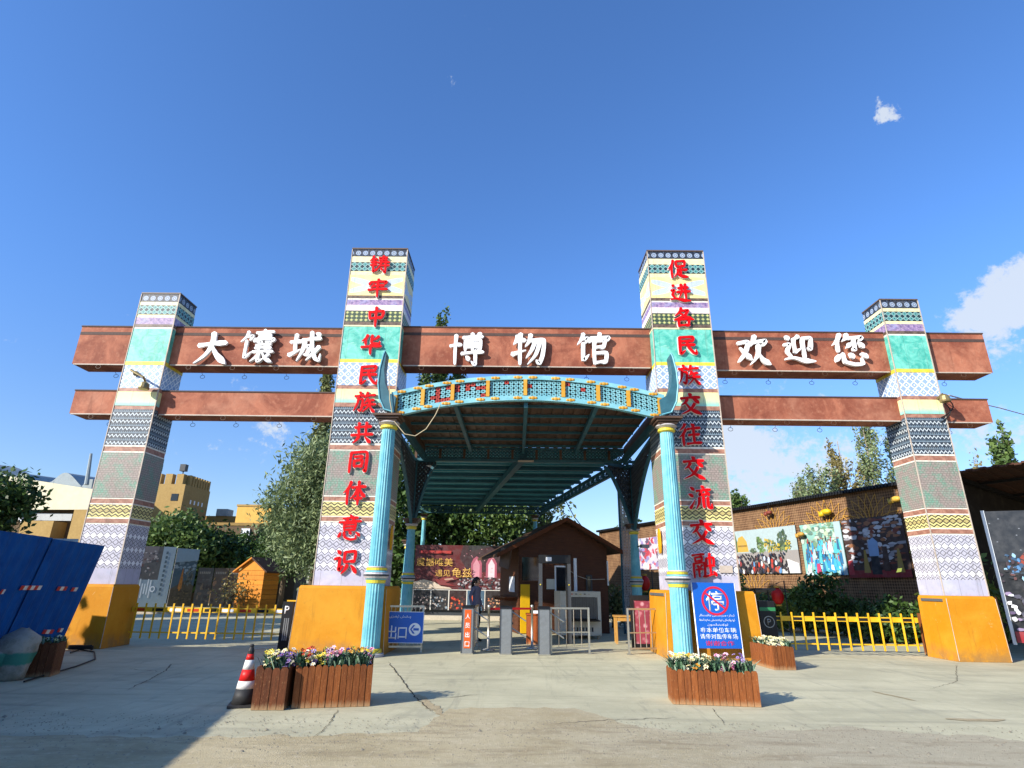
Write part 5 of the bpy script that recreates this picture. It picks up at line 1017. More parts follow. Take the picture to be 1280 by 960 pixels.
def poplar(label, loc, h, w, n, leaf, mat='leafolive', seed=1, bare=False, group='poplars behind the gate'):
    r = np.random.default_rng(seed); rn = random.Random(seed); t = thing('poplar_tree', label, 'tree', loc, 0, group); L = Vector(loc); bk = 'barkpale' if bare else 'bark'
    MB().tube([L, L+Vector((.05, 0, h*.5)), L+Vector((0, .05, h*.97))], [.012*h, .008*h, .02], 8).build('trunk', M[bk], t, True, True)
    b = MB(); P = []; nb = 64
    for k in range(nb):
        f = rn.uniform(.12, .86); z = h*f; a = rn.uniform(0, 6.28); st = L+Vector((0, 0, z)); ln = h*rn.uniform(.1, .2)*(1.15-f*.5)+.4; ww = w*(sin(pi*min(1, f*.85+.14))**.7)*rn.uniform(.45, 1.)
        e = st+Vector((cos(a)*ww, sin(a)*ww, ln)); m = st+Vector((cos(a)*ww*.75, sin(a)*ww*.75, ln*.42)); e.z = min(e.z, L.z+h*1.02)
        b.tube([st, m, e], [.03 if bare else .025, .02, .006], 5)
        if bare and rn.random() < .12: continue
        q = int(n/nb*rn.uniform(.5, 1.5)); tt = r.uniform(.2, 1.05, (q, 1)); base = np.where(tt < .5, np.array(st)+(np.array(m)-np.array(st))*tt*2, np.array(m)+(np.array(e)-np.array(m))*(tt*2-1)); P.append(base+r.normal(size=(q, 3))*np.array([.15, .15, .2]))
    b.build('branches', M[bk], t, True, True); leaves('crown', np.concatenate(P), leaf, M[mat], t, seed, 1.4); return t
# willow and trees beside the tall pillar
p = gY(388, 742, 13.5)
tree('elm_tree', 'large grey green drooping tree rising behind the tall pillar beside the exit sign', (p.x, 13.5, 0), 8.6, [(-.3, 0, 6.6, 1.6, 1.8, 1.7), (-1.3, .2, 5.2, 1.4, 1.5, 1.5), (.6, -.2, 7.2, 1.4, 1.5, 1.3), (.9, 0, 5.0, 1.5, 1.6, 1.9), (-.5, 0, 3.6, 1.5, 1.5, 1.3), (.8, 0, 3.0, 1.3, 1.4, 1.2)], 26000, .085, 'leafwillow', seed=11, clump=.3, droop=.9, elong=3.)
p = gY(352, 740, 21)
tree('elm_tree', 'rounder dark green tree beside the drooping one and the orange hut', (p.x, 21, 0), 6.2, [(-.5, 0, 4.0, 1.2, 1.3, 1.2), (.5, 0, 4.4, 1.1, 1.2, 1.1), (0, 0, 2.8, 1.4, 1.4, 1.2), (-.9, 0, 2.6, .9, 1, 1.)], 14000, .09, 'leafdark', seed=12, clump=.28)
# dark bushes behind the picture fence
for k, (u, Y, h, wx, mt, lb) in enumerate(((205, 21, 6.2, 2.2, 'leafmid', 'dense green tree right behind the slim pillar beside the hoarding'), (240, 23, 5.6, 2.4, 'leafdark', 'dark green tree below the crenellated tower'), (283, 25, 5.0, 2.2, 'leafdark', 'low dark tree between the tower and the yellow wall'))):
    p = gY(u, 740, Y); tree('broadleaf_tree', lb, (p.x, Y, 0), h, [(0, 0, h*.68, wx*.6, 1.4, h*.2), (-wx*.5, 0, h*.5, wx*.6, 1.4, h*.22), (wx*.5, 0, h*.52, wx*.6, 1.4, h*.22), (0, 0, h*.36, wx*.8, 1.5, h*.2)], 9000, .17, mt, seed=20+k, clump=.32)
p = gY(6, 700, 9)
tree('broadleaf_tree', 'dark leafy tree at the far end of the hoarding before the tent roof', (-20.4, 8.6, 0), 5.4, [(0, 0, 4.3, 1.2, 1.3, 1.1), (-1.2, 0, 3.5, 1.2, 1.2, 1.1), (-.4, 0, 2.4, 1.2, 1.3, 1.)], 8000, .15, 'leafdark', seed=31)
# unseen trees added behind the hoarding to shade the drive
for k, (x, y, h) in enumerate(((-17.2, -2.6, 5.8), (-19.0, -.4, 7.0), (-20.6, 2.4, 8.0), (-18.6, -4.2, 4.6))):
    tree('broadleaf_tree', ['young leafy street tree behind the middle of the blue hoarding', 'tall leafy street tree behind the blue hoarding', 'tallest leafy street tree behind the blue hoarding', 'smallest leafy street tree behind the blue hoarding'][k], (x, y, 0), h, [(0, 0, h*.72, 1.6, 1.6, h*.25), (-.9, .4, h*.55, 1.4, 1.4, h*.22), (.6, -.4, h*.5, 1.2, 1.2, h*.22), (0, 0, h*.34, 1.4, 1.4, h*.18)], 6000, .26, 'leafdark', group='trees behind the blue hoarding', seed=40+k)
tree('broadleaf_tree', 'slim leafy street tree just behind the blue hoarding', (-13.5, -5.2, 0), 5.4, [(0, 0, 4.4, .75, .75, .9), (0, 0, 3.2, .85, .85, .9), (0, 0, 2.3, .7, .7, .6)], 5000, .22, 'leafdark', group='trees behind the blue hoarding', seed=47, clump=.18)  # added out of view; narrow crown shades the drive, pillar base stays lit
# dense trees behind the red billboard, seen through the canopy
for k, (x, Y, h, mt) in enumerate(((-7.6, 23, 11, 'leafdark'), (-4.6, 24, 12.5, 'leafdark'), (-1.4, 23.5, 11.5, 'leafmid'), (1.6, 25.5, 10., 'leafolive'))):
    tree('broadleaf_tree', ['tall dark tree behind the red billboard edge', 'tall dark tree towering above the red billboard', 'tall green tree between billboard and kiosk', 'thin olive tree behind the kiosk roof'][k], (x, Y, 0), h, [(0, 0, h*.75, 1.6, 1.6, h*.2), (-.9, 0, h*.55, 1.6, 1.6, h*.18), (1., 0, h*.5, 1.6, 1.6, h*.18), (0, 0, h*.32, 2.1, 1.6, h*.15), (.6, 0, h*.2, 1.8, 1.6, h*.12)], 10000 if k < 3 else 4000, .2, mt, seed=50+k, clump=.4, tr=.2)
# poplars
for k, (u, vt, Y, w_, n, mt, lb) in enumerate(((412, 466, 30, .9, 5000, 'leafolive', 'narrow poplar showing beside the tall pillar with the exit sign'), (428, 478, 33, .8, 4500, 'leafmid', 'narrow green poplar close behind the tall pillar with the exit sign'), (553, 391, 32, .8, 5200, 'leafmid', 'tallest poplar whose tip shows above the museum beam'), (533, 455, 31, .9, 5000, 'leafdark', 'dark poplar showing between museum beam and canopy arch'), (575, 462, 34, 1.3, 6500, 'leafdark', 'broad dark poplar between museum beam and canopy arch'))):
    b_, t_ = gY(u, 740, Y), gY(u, vt, Y); poplar(lb, (t_.x, Y, 0), t_.z, w_, n*2, .19, mt, 60+k)
for k, (u, vt, Y, w_, n, lb) in enumerate(((1022, 575, 30, 1.6, 1700, 'sparse pale poplar with bare branches before the white cloud'), (1046, 545, 31, 1.2, 1700, 'sparse poplar with pale upright branches behind the picture wall'), (1078, 530, 30, 1.1, 1700, 'tall sparse poplar beside the slim pillar by the shed'), (1112, 533, 31, .9, 1500, 'sparse poplar half hidden by the slim pillar by the shed'), (1000, 600, 32, 1.2, 1100, 'low twiggy poplar at the picture wall end'))):
    t_ = gY(u, vt, Y); poplar(lb, (t_.x, Y, 0), t_.z, w_*1.25, n*4, .15, 'leafdry' if k in (1,) else 'leafwillow', 70+k, True, 'sparse poplars behind the picture wall')
t_ = gY(1244, 536, 28); poplar('small leafy poplar showing above the dark shed roof', (t_.x, 28, 0), t_.z, 1.0, 3600, .24, 'leafmid', 80)
t_ = gY(1216, 566, 30); poplar('bare twiggy poplar tip beside the dark shed roof', (t_.x, 30, 0), t_.z, .4, 500, .2, 'leafdry', 81, True)
t_ = gY(914, 618, 34); poplar('low green poplar showing beside the tall pillar with the parking sign', (t_.x+.2, 34, 0), t_.z, 1.3, 3500, .24, 'leafmid', 82)
t_ = gY(800, 655, 34); poplar('distant green poplar above the picture wall end', (t_.x-.8, 34, 0), t_.z+.2, 1.3, 3000, .24, 'leafmid', 83)

# ------------------------------------------------------------ buildings on the left
tan = basic('tan_render', '#a08450', .85, wear=.35, scale=.8, dark='#7a5a2c', bump=.3); tand = basic('dim_tan', '#8a7040', .85, wear=.3); yelw = basic('yellow_wall', '#cfa452', .8, wear=.2, scale=.6); tentm = basic('tent_membrane', '#c9c2a4', .6, wear=.25, scale=.5, dark='#a09878'); tentg = basic('tent_shadow_cloth', '#8c979a', .6, wear=.2); dwall = basic('dark_wall', '#5a4a36', .85, wear=.3)
tw = thing('crenellated_tower', 'tan square tower with a crenellated parapet', 'tower', (-24.6, 28, 0)); A, B = gY(193, 592, 28), gY(262, 596, 28); zt = A.z; wx0, wx1 = A.x, gY(233, 600, 28).x
zc = zt-.75; MB().prism([(wx0, 28, 0), (wx1, 28, 0), (wx1, 28, zc), (wx0, 28, zc)], (0, 3.6, 0)).build('wall', tan, tw)
n = 3
for k in range(n): x = wx0+(wx1-wx0)*(k+.08)/n; MB().box(x, x+(wx1-wx0)/n*.62, 28, 28.45, zc+.001, zt).build('merlon', tan, tw)
for k in range(8): y = 28.55+3.05*k/8; MB().box(wx1-.4, wx1-.001, y, y+.24, zc+.001, zt).build('merlon', tan, tw)
MB().box(wx0+1.6, wx0+2.1, 27.97, 27.999, zc-1.2, zc-.7).build('window', M['glass'], tw)
for k in range(4): MB().box(wx1+.001, wx1+.02, 29.0+.55*k, 29.15+.55*k, zc-1.3, zc-1.0).build('loophole', swhite, tw)
for u in (197, 229): q = gY(u, 590, 28.3); sp_ = MB(); sp_.tube([(q.x, 28.3, zt-.6), (q.x, 28.3, zt+.25)], .04, 6); sp_.box(q.x-.2, q.x+.2, 28.1, 28.5, zt+.251, zt+.75); sp_.build('lamp', M['darkgrey'], tw)
yb = thing('yellow_building', 'plain yellow block beyond the dark low building', 'building', (-20, 30, 0)); a, c = gY(297, 633, 30), gY(342, 633, 30); MB().box(a.x, c.x, 30, 36, 0, a.z).build('wall', yelw, yb); MB().box(a.x-.05, c.x+.05, 29.95, 36, a.z+.001, a.z+.15).build('coping', tan, yb)
lb_ = thing('low_building', 'dark low building with a flat canopy behind the picture fence', 'building', (-20, 28, 0)); a, c = gY(252, 652, 27), gY(352, 664, 27)
MB().box(a.x, c.x+1.2, 27.5, 29.8, 0, a.z-.2).build('wall', dwall, lb_); MB().box(a.x-.4, c.x+1.2, 26.2, 27.5, gY(300, 692, 27).z, gY(300, 678, 27).z).build('canopy', dwall, lb_); MB().box(a.x, c.x+1.2, 27.45, 29.8, a.z-.199, a.z).build('parapet', tand, lb_)
for u in (306, 326): q = gY(u, 668, 27.4); MB().box(q.x-.3, q.x+.3, 27.4, 27.49, q.z-.4, q.z+.4).build('window', swhite if u == 306 else M['glass'], lb_)
q = gY(322, 698, 26.1); MB().box(q.x-1.0, q.x+1.0, 26.05, 26.19, q.z-.3, q.z+.2).build('sign_band', swhite, lb_)
q = thing('roof_rubble', 'pale clutter on the flat roof between tower and yellow block', 'roof structure', (-22.5, 33, 0)); a = gY(262, 648, 33); MB().box(a.x-.4, a.x+2.2, 33, 34, 0, a.z+.2).build('shaft', tand, q); MB().box(a.x+.5, a.x+1.4, 32.9, 33.9, a.z+.201, a.z+.75).build('tank', tentg, q)
tt = thing('tent_roof_hall', 'long hall with a cream membrane tent roof', 'building', (-38, 25, 0)); Yt = 24; a, c = gY(-60, 592, Yt), gY(118, 612, Yt); zb = gY(60, 637, Yt).z
prof = []; us = np.linspace(-80, 125, 42)
vtop = lambda u: 590+ (u+10)*.155
b = MB()
for i in range(len(us)-1):
    ua, ub = us[i], us[i+1]; b.prism([gY(ua, 637, Yt), gY(ub, 637, Yt), gY(ub, vtop(ub)+2, Yt), gY(ua, vtop(ua)+2, Yt)], (0, .12, 0))
b.build('membrane_wall', tentm, tt)
for k, (u0, u1, hp) in enumerate(((-70, 8, 12), (18, 38, 6), (62, 104, 15), (100, 130, 12))):
    b = MB(); N = 16; pts = [gY(u0+(u1-u0)*i/N, vtop(u0+(u1-u0)*i/N)+1.5-hp*sin(pi*i/N)**1.5, Yt+.3) for i in range(N+1)]; b.prism(pts+[gY(u1, vtop(u1)+3, Yt+.3), gY(u0, vtop(u0)+3, Yt+.3)], (0, 3., .2)); b.build('roof_wave', tentg, tt)
MB().box(a.x, c.x, Yt+.6, Yt+8, 0, zb+1.0).build('wall', dwall, tt); MB().tube([gY(108, 606, Yt), gY(114, 567, Yt)], [.14, .08], 8).build('mast', tentg, tt)
q0, q1 = gY(36, 655, Yt), gY(72, 668, Yt); MB().box(q0.x, q1.x, Yt-.6, Yt+.59, 0, gY(50, 652, Yt).z).build('porch', tan, tt); MB().box(q0.x-.2, q1.x+.4, Yt+.3, Yt+.5, gY(50, 650, Yt).z, gY(50, 641, Yt).z).build('louvre', M['greysteel'], tt)
q0 = gY(88, 668, Yt); MB().box(q0.x, q0.x+2.2, Yt-.2, Yt+.55, 0, zb-.01).build('end_wall', tan, tt)
for (ua, va, ub, vb) in ((18, 641, 28, 653), (31, 640, 27, 653)): MB().bar(gY(ua, va, Yt-.3), gY(ub, vb, Yt-.3), .1).build('stay', swhite, tt)
# pale blue printed banner fence behind the hoarding
bn0, bn1 = gY(-30, 668, 5), gY(99, 672, 5.); bp_ = Print((bn0.x, 5, .1), (bn1.x-bn0.x, 0, 0), (0, 0, bn0.z-.2), .03); bp_.rect(0, 1, 0, 1, '#7d9fae'); bp_.poly([(0, .7), (.5, .85), (1, .8), (1, 1), (0, 1)], '#a8bcc4'); bp_.poly([(.55, .72), (.8, .82), (.97, .93), (.9, .74), (.7, .66)], '#3a4a7c'); bp_.poly([(.5, .6), (.8, .7), (.95, .72), (.95, .5), (.5, .4)], '#b0b890'); bp_.poly([(.62, .78), (.66, .84), (.7, .76)], '#c8ccd0')
bo_ = bp_.build('banner_fence', M['print'], None); tag(bo_, 'pale blue printed banner fence behind the blue hoarding', 'fence')
# printed picture panels along the drive
def gy_panel(name, label, ua, va, ub, vb, Y0, Y1, zb, fn):
    a, c = gY(ua, va, Y0), gY(ub, vb, Y1); o = Vector((a.x, Y0, zb)); e = Vector((c.x-a.x, Y1-Y0, 0)); P = Print(o, e, (0, 0, min(a.z, c.z)-zb), .05); fn(P); ob = P.build(name, M['print'], None, '#6b6b6b'); tag(ob, label, 'billboard'); return ob
rn = random.Random(8)
def f1(P):
    P.rect(0, 1, 0, 1, '#7f929c'); P.rect(0, .7, .45, 1, '#4a4a48'); P.poly([(.0, 1), (.6, 1), (.55, .8), (.3, .7), (.0, .75)], '#6b6462')
    for _ in range(60): P.oval(rn.uniform(.03, .62), rn.uniform(.5, .98), rn.uniform(.01, .04), rn.uniform(.01, .025), rn.choice(['#8a8480', '#5a3f3a', '#a09a94', '#3a3a3c']), 6, .3, rn)
    for k in range(9): x = .06+.06*k; P.rect(x, x+.025, .2+.04*sin(k*2.2), .42+.05*cos(k*1.7), '#c8d2d6')
    for k in range(10): P.rect(.78, .83, .2+.075*k, .245+.075*k, '#3f5560')
    P.oval(.62, .3, .06, .05, '#d0d8dc'); P.oval(.62, .3, .035, .03, '#6b808a')
def f2(P):
    P.rect(0, 1, 0, 1, '#3d5a68'); P.poly([(0, 0), (1, 0), (1, .35), (.6, .45), (0, .3)], '#4a4638'); P.tuft(.5, .75, .5, .22, ['#4a6674', '#6a8490', '#38505c', '#8aa0a8'], 60, .16, rn); P.poly([(.3, .3), (.38, .62), (.42, .66), (.48, .3)], '#a8702c'); P.tuft(.4, .42, .07, .14, ['#b87a2a', '#8a5a24', '#c88a3a'], 26, .3, rn); P.tuft(.72, .5, .2, .16, ['#4a5450', '#5d6a68', '#3a4038', '#6a7064'], 50, .18, rn); P.tuft(.5, .15, .5, .14, ['#4a4638', '#5c5640', '#3a382c', '#6a6248'], 60, .12, rn); P.poly([(0, 1), (1, 1), (1, .8), (0, .75)], '#8aa4b0')
def f3(c1, c2):
    def f(P):
        P.rect(0, 1, 0, 1, c1)
        for _ in range(26): P.oval(rn.uniform(.05, .95), rn.uniform(.1, .75), rn.uniform(.04, .16), rn.uniform(.02, .07), rn.choice([c2, '#4a4238', '#6b5c48', '#5a5a50', '#3a352e']), 7, .4, rn)
        for k in range(6): P.rect(.12+.12*k, .2+.12*k, .84, .9, '#8f8a78')
    return f
gy_panel('billboard_panel', 'grey and pale blue printed board beside the slim pillar', 168, 681, 221, 684, 16, 17, .15, f1)
gy_panel('billboard_panel', 'printed board with an orange peak beside the pale blue one', 222, 684, 249, 687, 17, 18.2, .2, f2)
gy_panel('billboard_panel', 'low dark printed board beside the orange peak print', 249, 709, 268, 710, 18.3, 18.6, .2, f3('#4a4840', '#7a6a50')); gy_panel('billboard_panel', 'low brown printed board in the middle of the low row', 269, 710, 287, 710, 18.6, 18.9, .2, f3('#544a3c', '#8a6a4a')); gy_panel('billboard_panel', 'low brown printed board next to the orange hut', 288, 710, 305, 710, 18.9, 19.2, .2, f3('#4f463a', '#7a5c44'))
kb = MB().box(-22, -11.5, 14.2, 14.6, 0, .16); tag(kb.build('kerb_wall', basic('kerb_stone', '#9a9080', .85, wear=.4)), 'low stone kerb below the printed boards', 'kerb')
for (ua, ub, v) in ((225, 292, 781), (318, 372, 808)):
    a, c = gZ(ua, v+3), gZ(ub, v-3); o = MB(); o.add([(a.x, a.y-.05, .002), (c.x, c.y-.05, .002), (c.x, c.y+.05, .002), (a.x, a.y+.05, .002)], [(0, 1, 2, 3)]); struct(o.build('road_marking', swhite))  # strips of sunlight on the drive, put in as white sheets
# orange hut
hp = gY(320, 745, 15.8); hu = thing('orange_hut', 'small orange plank hut with a pitched roof beyond the drive', 'hut', (hp.x, 15.8, 0), radians(-14)); ow = _wood('hut_orange', '#c97a1c', '#d88e2c', 1.); zA, zE = gY(322, 699, 15.4).z, gY(322, 713, 15.4).z
for k in range(9): z0, z1 = k*zE/9, (k+1)*zE/9-.012; MB().box(-.72, .72, -.6, .6, z0, z1).build('plank', ow, hu, False)
MB().prism([(-.72, -.6, zE), (.72, -.6, zE), (0, -.6, zA)], (0, 1.2, 0)).build('gable', ow, hu, False)
for s in (-1, 1): MB().prism([(0, -.75, zA+.02), (s*.95, -.75, zE-.12), (s*.95, -.75, zE-.05), (0, -.75, zA+.1)], (0, 1.5, 0)).build('roof', ow if s < 0 else M['shingle'], hu, False)
sh = tree('shrub', 'sparse yellowing shrub in front of the orange hut', (hp.x-.75, 14.9, 0), 1.5, [(0, 0, 1.0, .35, .3, .5)], 380, .09, 'leafdry', seed=90, cat='shrub')

# ------------------------------------------------------------ red billboard behind the entrance
YB = 15.; a, c = gY(520, 681, YB), gY(652, 680, YB); zb_ = gY(520, 762, YB).z; zt_ = a.z; P = Print((a.x, YB, zb_), (c.x-a.x, 0, 0), (0, 0, zt_-zb_), .06); rn = random.Random(21)
P.rect(0, 1, 0, 1, '#5a1c1e'); P.poly([(.45, 1), (1, 1), (1, .55), (.5, .6), (.42, .8)], '#3a2428'); P.poly([(.5, .9), (.75, 1), (1, .85), (1, .95), (.8, 1), (.5, 1)], '#2c2a2c')
for x in (.58, .72, .86): P.poly([(x-.05, .5), (x-.05, .72), (x-.03, .79), (x, .83), (x+.03, .79), (x+.05, .72), (x+.05, .5)], '#a8566a'); P.poly([(x-.03, .5), (x-.03, .7), (x, .79), (x+.03, .7), (x+.03, .5)], '#e0c8d0' if x == .72 else '#c88a98')
for _ in range(40): P.oval(rn.uniform(.45, 1), rn.uniform(.5, .95), .006, .006, rn.choice(['#c89aa0', '#a86878', '#8a5a68']), 5)
for _ in range(230): P.oval(rn.uniform(.42, 1), rn.uniform(.32, .5), rn.uniform(.006, .016), rn.uniform(.008, .02), rn.choice(['#1c1a1e', '#2c2a30', '#8a8288', '#b0a8ac', '#4a4048', '#6a3038']), 6)
P.poly([(.0, .32), (.0, .42), (.1, .46), (.2, .42), (.26, .36), (.34, .34), (.36, .32)], '#c9b8a4'); P.poly([(.2, .46), (.34, .52), (.42, .48), (.36, .44), (.3, .42), (.4, .36), (.24, .38)], '#7a2a2a'); P.poly([(.28, .47), (.36, .49), (.38, .46), (.3, .45)], '#b08a78')
P.rect(0, 1, 0, .31, '#d8d4cc')
for k in range(6):
    xa, xb = .01+.165*k, .165+.165*k; P.rect(xa, xb, .0, .3, ['#1e1c1e', '#1a1a1e', '#2c1414', '#3f5a70', '#241a1a', '#1e2428'][k])
    for _ in range(26): P.oval(rn.uniform(xa+.012, xb-.012), rn.uniform(.02, .2), rn.uniform(.004, .012), rn.uniform(.006, .02), rn.choice([['#a08a88', '#c0b0a8', '#6a5450'], ['#b8a8a0', '#8a9aa8', '#5a5048'], ['#c8422a', '#d87a3a', '#8a2418'], ['#5a8ab0', '#a8c4d8', '#3a6a98'], ['#a86a4a', '#c8a078', '#5a3428'], ['#7a8a7a', '#aab0a0', '#46504a']][k]), 6)
P.oval(.57, .17, .035, .07, '#d85a34'); P.rect(.566, .574, .24, .29, '#d8b83a'); P.poly([(.52, .02), (.62, .02), (.66, .2), (.6, .28)], '#b84a30') if False else None
P.rect(.04, .34, .865, .91, '#a8302c')
rbd = thing('red_billboard', 'dark red printed billboard with gold characters behind the turnstiles', 'billboard', (a.x, YB, 0)); P.build('print', M['print'], rbd, '#2a1c1c'); MB().box(a.x, c.x, YB+.02, YB+.12, .0, zt_-.01).build('backing', M['darkgrey'], rbd)
goldp = basic('gold_print', '#c9a050', .5, wear=.1); W_ = c.x-a.x; H_ = zt_-zb_
def onb(fx, fz): return Vector((a.x+W_*fx, YB-.17, zb_+H_*fz))
write('character_row', '震撼唯美', goldp, rbd, onb(.19, .73), H_*.13, 0., .004, width=W_*.34); write('character_row', '遇见', goldp, rbd, onb(.27, .56), H_*.1, 0., .004, width=W_*.14); write('character_row', '龟兹', goldp, rbd, onb(.45, .57), H_*.15, .006, .004, width=W_*.19)
pk_ = MB().box(a.x-2, 3.2, 12.6, 13.0, 0, .18); tag(pk_.build('planting_kerb', basic('pale_kerb', '#b5ab98', .85, wear=.35)), 'pale low kerb in front of the red billboard', 'kerb')

# ------------------------------------------------------------ picture wall on the right
W0, W1 = Vector((13.7, 4.9, 0)), Vector((5.6, 26.3, 0)); dW = (W1-W0).normalized(); ZW = 5.0
def m_weave():
    g = G('woven_reed', .85, 0, .15); x, y, z = g.xyz(); s = y+x*-.35; n = g.noise(2, 5, .7); w1 = g.frac((s+z)*5) < .5; w2 = g.frac((s-z)*5) < .5; ch = g.ab(w1-w2); c = g.mix(ch, '#83644a', '#523c2a'); c = g.mix(g.ramp(n, .4, .7)*.6, c, '#957656'); g.base(c); g.bump(ch, .6, .02); return g.mat
pw = thing('picture_wall', 'long woven reed wall hung with large printed photographs', 'wall', W0); LW = (W1-W0).length; nW = Vector((dW.y, -dW.x, 0)); nW = nW if nW.x < 0 else -nW
weave = m_weave(); npn = 9
for k in range(npn):
    q0, q1 = W0+dW*(LW*k/npn+.01), W0+dW*(LW*(k+1)/npn-.01); MB().prism([q0, q1, q1+Vector((0, 0, ZW-.1)), q0+Vector((0, 0, ZW-.1))], -nW*.08).build('reed_panel', weave, pw)
b = MB(); n = 180
for k in range(n): q0, q1 = W0+dW*(LW*k/n), W0+dW*(LW*(k+.5)/n); b.prism([q0+nW*.25+Vector((0, 0, ZW-.09)), q1+nW*.25+Vector((0, 0, ZW-.09)), q1+nW*.25+Vector((0, 0, ZW+.02)), q0+nW*.25+Vector((0, 0, ZW+.02))], -nW*.6)
b.build('corrugated_coping', M['black'], pw, kind='stuff'); MB().prism([W0+nW*.2+Vector((0, 0, ZW-.1)), W1+nW*.2+Vector((0, 0, ZW-.1)), W1+nW*.2+Vector((0, 0, ZW-.05)), W0+nW*.2+Vector((0, 0, ZW-.05))], -nW*.4).build('coping_board', M['black'], pw)
wire_g = basic('golden_cane', '#c9963c', .6, wear=.15)
for u in (968, 1035, 1090, 935, 880):
    c0 = gP(u, 655, W0, W1); c0.z = ZW-1.45 if u != 935 else 1.0
    o = MB()
    for k in range(9):
        an = radians(25+16*k); d = dW*-cos(an)+Vector((0, 0, sin(an))); pts = [c0+nW*.05+d*(1.25*t)+(dW*-sin(an)*-1+Vector((0, 0, -cos(an)))*-1)*(.16*sin(pi*t)) for t in np.linspace(0, 1, 8)]; pt2 = [c0+nW*.055+d*(1.25*t)-(dW*-sin(an)*-1+Vector((0, 0, -cos(an)))*-1)*(.16*sin(pi*t)) for t in np.linspace(0, 1, 8)]
        o.tube([Vector(tuple(float(x) for x in q)) for q in pts], .009, 4); o.tube([Vector(tuple(float(x) for x in q)) for q in pt2], .009, 4)
    o.build('cane_flower', wire_g, pw)
def wallprint(name, label, ul, ur, vt, vb, fn):
    A_, B_ = gP(ul, vb, W0+nW*.03, W1+nW*.03), gP(ur, vb, W0+nW*.03, W1+nW*.03); T_ = gP((ul+ur)/2, vt, W0+nW*.03, W1+nW*.03); z0 = (A_.z+B_.z)/2; P = Print((A_.x, A_.y, z0), (B_.x-A_.x, B_.y-A_.y, 0), (0, 0, T_.z-z0), .04)
    if P.n.dot(nW) < 0: P.n = -P.n
    fn(P); o = P.build(name, M['print'], pw, '#3a342c'); o['label'] = label; return o
rn = random.Random(33)
def w1(P):
    P.rect(0, 1, 0, 1, '#9fb0b0'); P.rect(0, 1, .0, .48, '#8f8a86'); P.poly([(.0, .5), (.0, .9), (.08, .95), (.12, .6), (.12, .5)], '#3f5a30'); P.poly([(.1, .5), (.1, .72), (.13, .84), (.2, .88), (.26, .74), (.28, .5)], '#b5933c'); P.rect(.11, .26, .62, .66, '#8a6a28')
    for x, h, c in ((.46, .82, '#4a6a34'), (.5, .78, '#5a7a3c'), (.58, .76, '#b59a3a'), (.64, .72, '#a8923c'), (.78, .86, '#41584a'), (.83, .9, '#3f5646'), (.72, .66, '#b59c30'), (.88, .68, '#c2a534'), (.36, .56, '#4a5a44')): P.tuft(x, (.48+h)/2, .045, (h-.45)/2, [c, '#3a4a30', c, '#6a7a48'], 34, .28, rn)
    P.poly([(.72, 0), (1, 0), (1, .2), (.85, .3)], '#c8c8c4')
    for _ in range(240): y = rn.uniform(.02, .44); P.oval(rn.uniform(0, .86-y*.1), y, .011+.012*(.44-y), .03+.06*(.44-y), rn.choice(['#1e1c22', '#2a262c', '#2c2420', '#3a3036', '#5a2a2a', '#2a3448', '#1a1a1e']), 6, .2, rn)
    for _ in range(26): y = rn.uniform(.02, .36); P.oval(rn.uniform(0, .8), y, .018, .06, rn.choice(['#b03a2c', '#b8c4d0', '#5a86b0', '#c8c8c8', '#8a3030', '#a05a3a']), 6, .2, rn)
def w2(P):
    P.rect(0, 1, 0, 1, '#7fb0a4'); P.tuft(.5, .8, .5, .22, ['#8aa088', '#6a8a70', '#a8b8a0', '#4f7060', '#b8c8b8'], 120, .1, rn)
    for _ in range(30): P.oval(rn.uniform(0, 1), rn.uniform(.55, 1), .06, .05, rn.choice(['#a8b89c', '#6a8a6c', '#5a7a70', '#b0c0b0']), 7, .3, rn)
    P.rect(.85, 1, 0, 1, '#9fb6bc')
    for _ in range(80): x, y = rn.uniform(.06, .94), rn.uniform(.08, .6); e = rn.uniform(-.04, .04); P.poly([(x-.045+e, y-.1), (x+.045-e, y-.12), (x+.016, y+.09), (x-.014, y+.1)], rn.choice(['#2a8ab8', '#3fa8c8', '#1f6a98', '#a8d4dc', '#c8dce0', '#2c5a80', '#4ab0b8'])); P.oval(x, y+.11, .014, .02, '#8a5a48')
    for _ in range(16): x, y = rn.uniform(.08, .9), rn.uniform(.15, .65); P.rect(x, x+.02, y, y+.1, rn.choice(['#a82c38', '#b84a5a', '#2a2228']))
    P.poly([(.3, .02), (.42, .02), (.4, .22), (.33, .22)], '#b03a60')
def w3(P):
    P.rect(0, 1, 0, 1, '#3a2620')
    for _ in range(170): P.oval(rn.uniform(.03, .97), rn.uniform(.2, .98), rn.uniform(.02, .08), rn.uniform(.015, .04), rn.choice(['#a8aab0', '#bcbcc0', '#8a8a90', '#7a4a30', '#6a3020', '#8a5a38', '#2c1c18']), 8, .3, rn)
    P.rect(0, 1, 0, .12, '#7a1c20'); P.poly([(.4, .05), (.56, .05), (.54, .35), (.42, .35)], '#16181e'); P.poly([(.4, .35), (.56, .35), (.57, .58), (.5, .66), (.41, .6)], '#7d9cc0'); P.oval(.49, .7, .025, .045, '#8a5c44')
    for x, s in ((.33, .1), (.86, .1)): P.poly([(x-s*.6, .08), (x+s*.5, .08), (x+.02, .46), (x-.01, .46)], '#8f7838')
    P.poly([(.6, .1), (.7, .1), (.7, .5), (.62, .5)], '#3a241c'); P.poly([(.0, .05), (.1, .05), (.1, .3), (.02, .28)], '#a03038')
wallprint('photograph', 'large print of a crowd before a yellow temple', 919, 1003, 660, 717, w1); wallprint('photograph', 'print of dancers in turquoise dresses', 1009, 1062, 653, 719, w2); wallprint('photograph', 'dark print of a man in blue among rugs', 1064, 1143, 645, 722, w3)
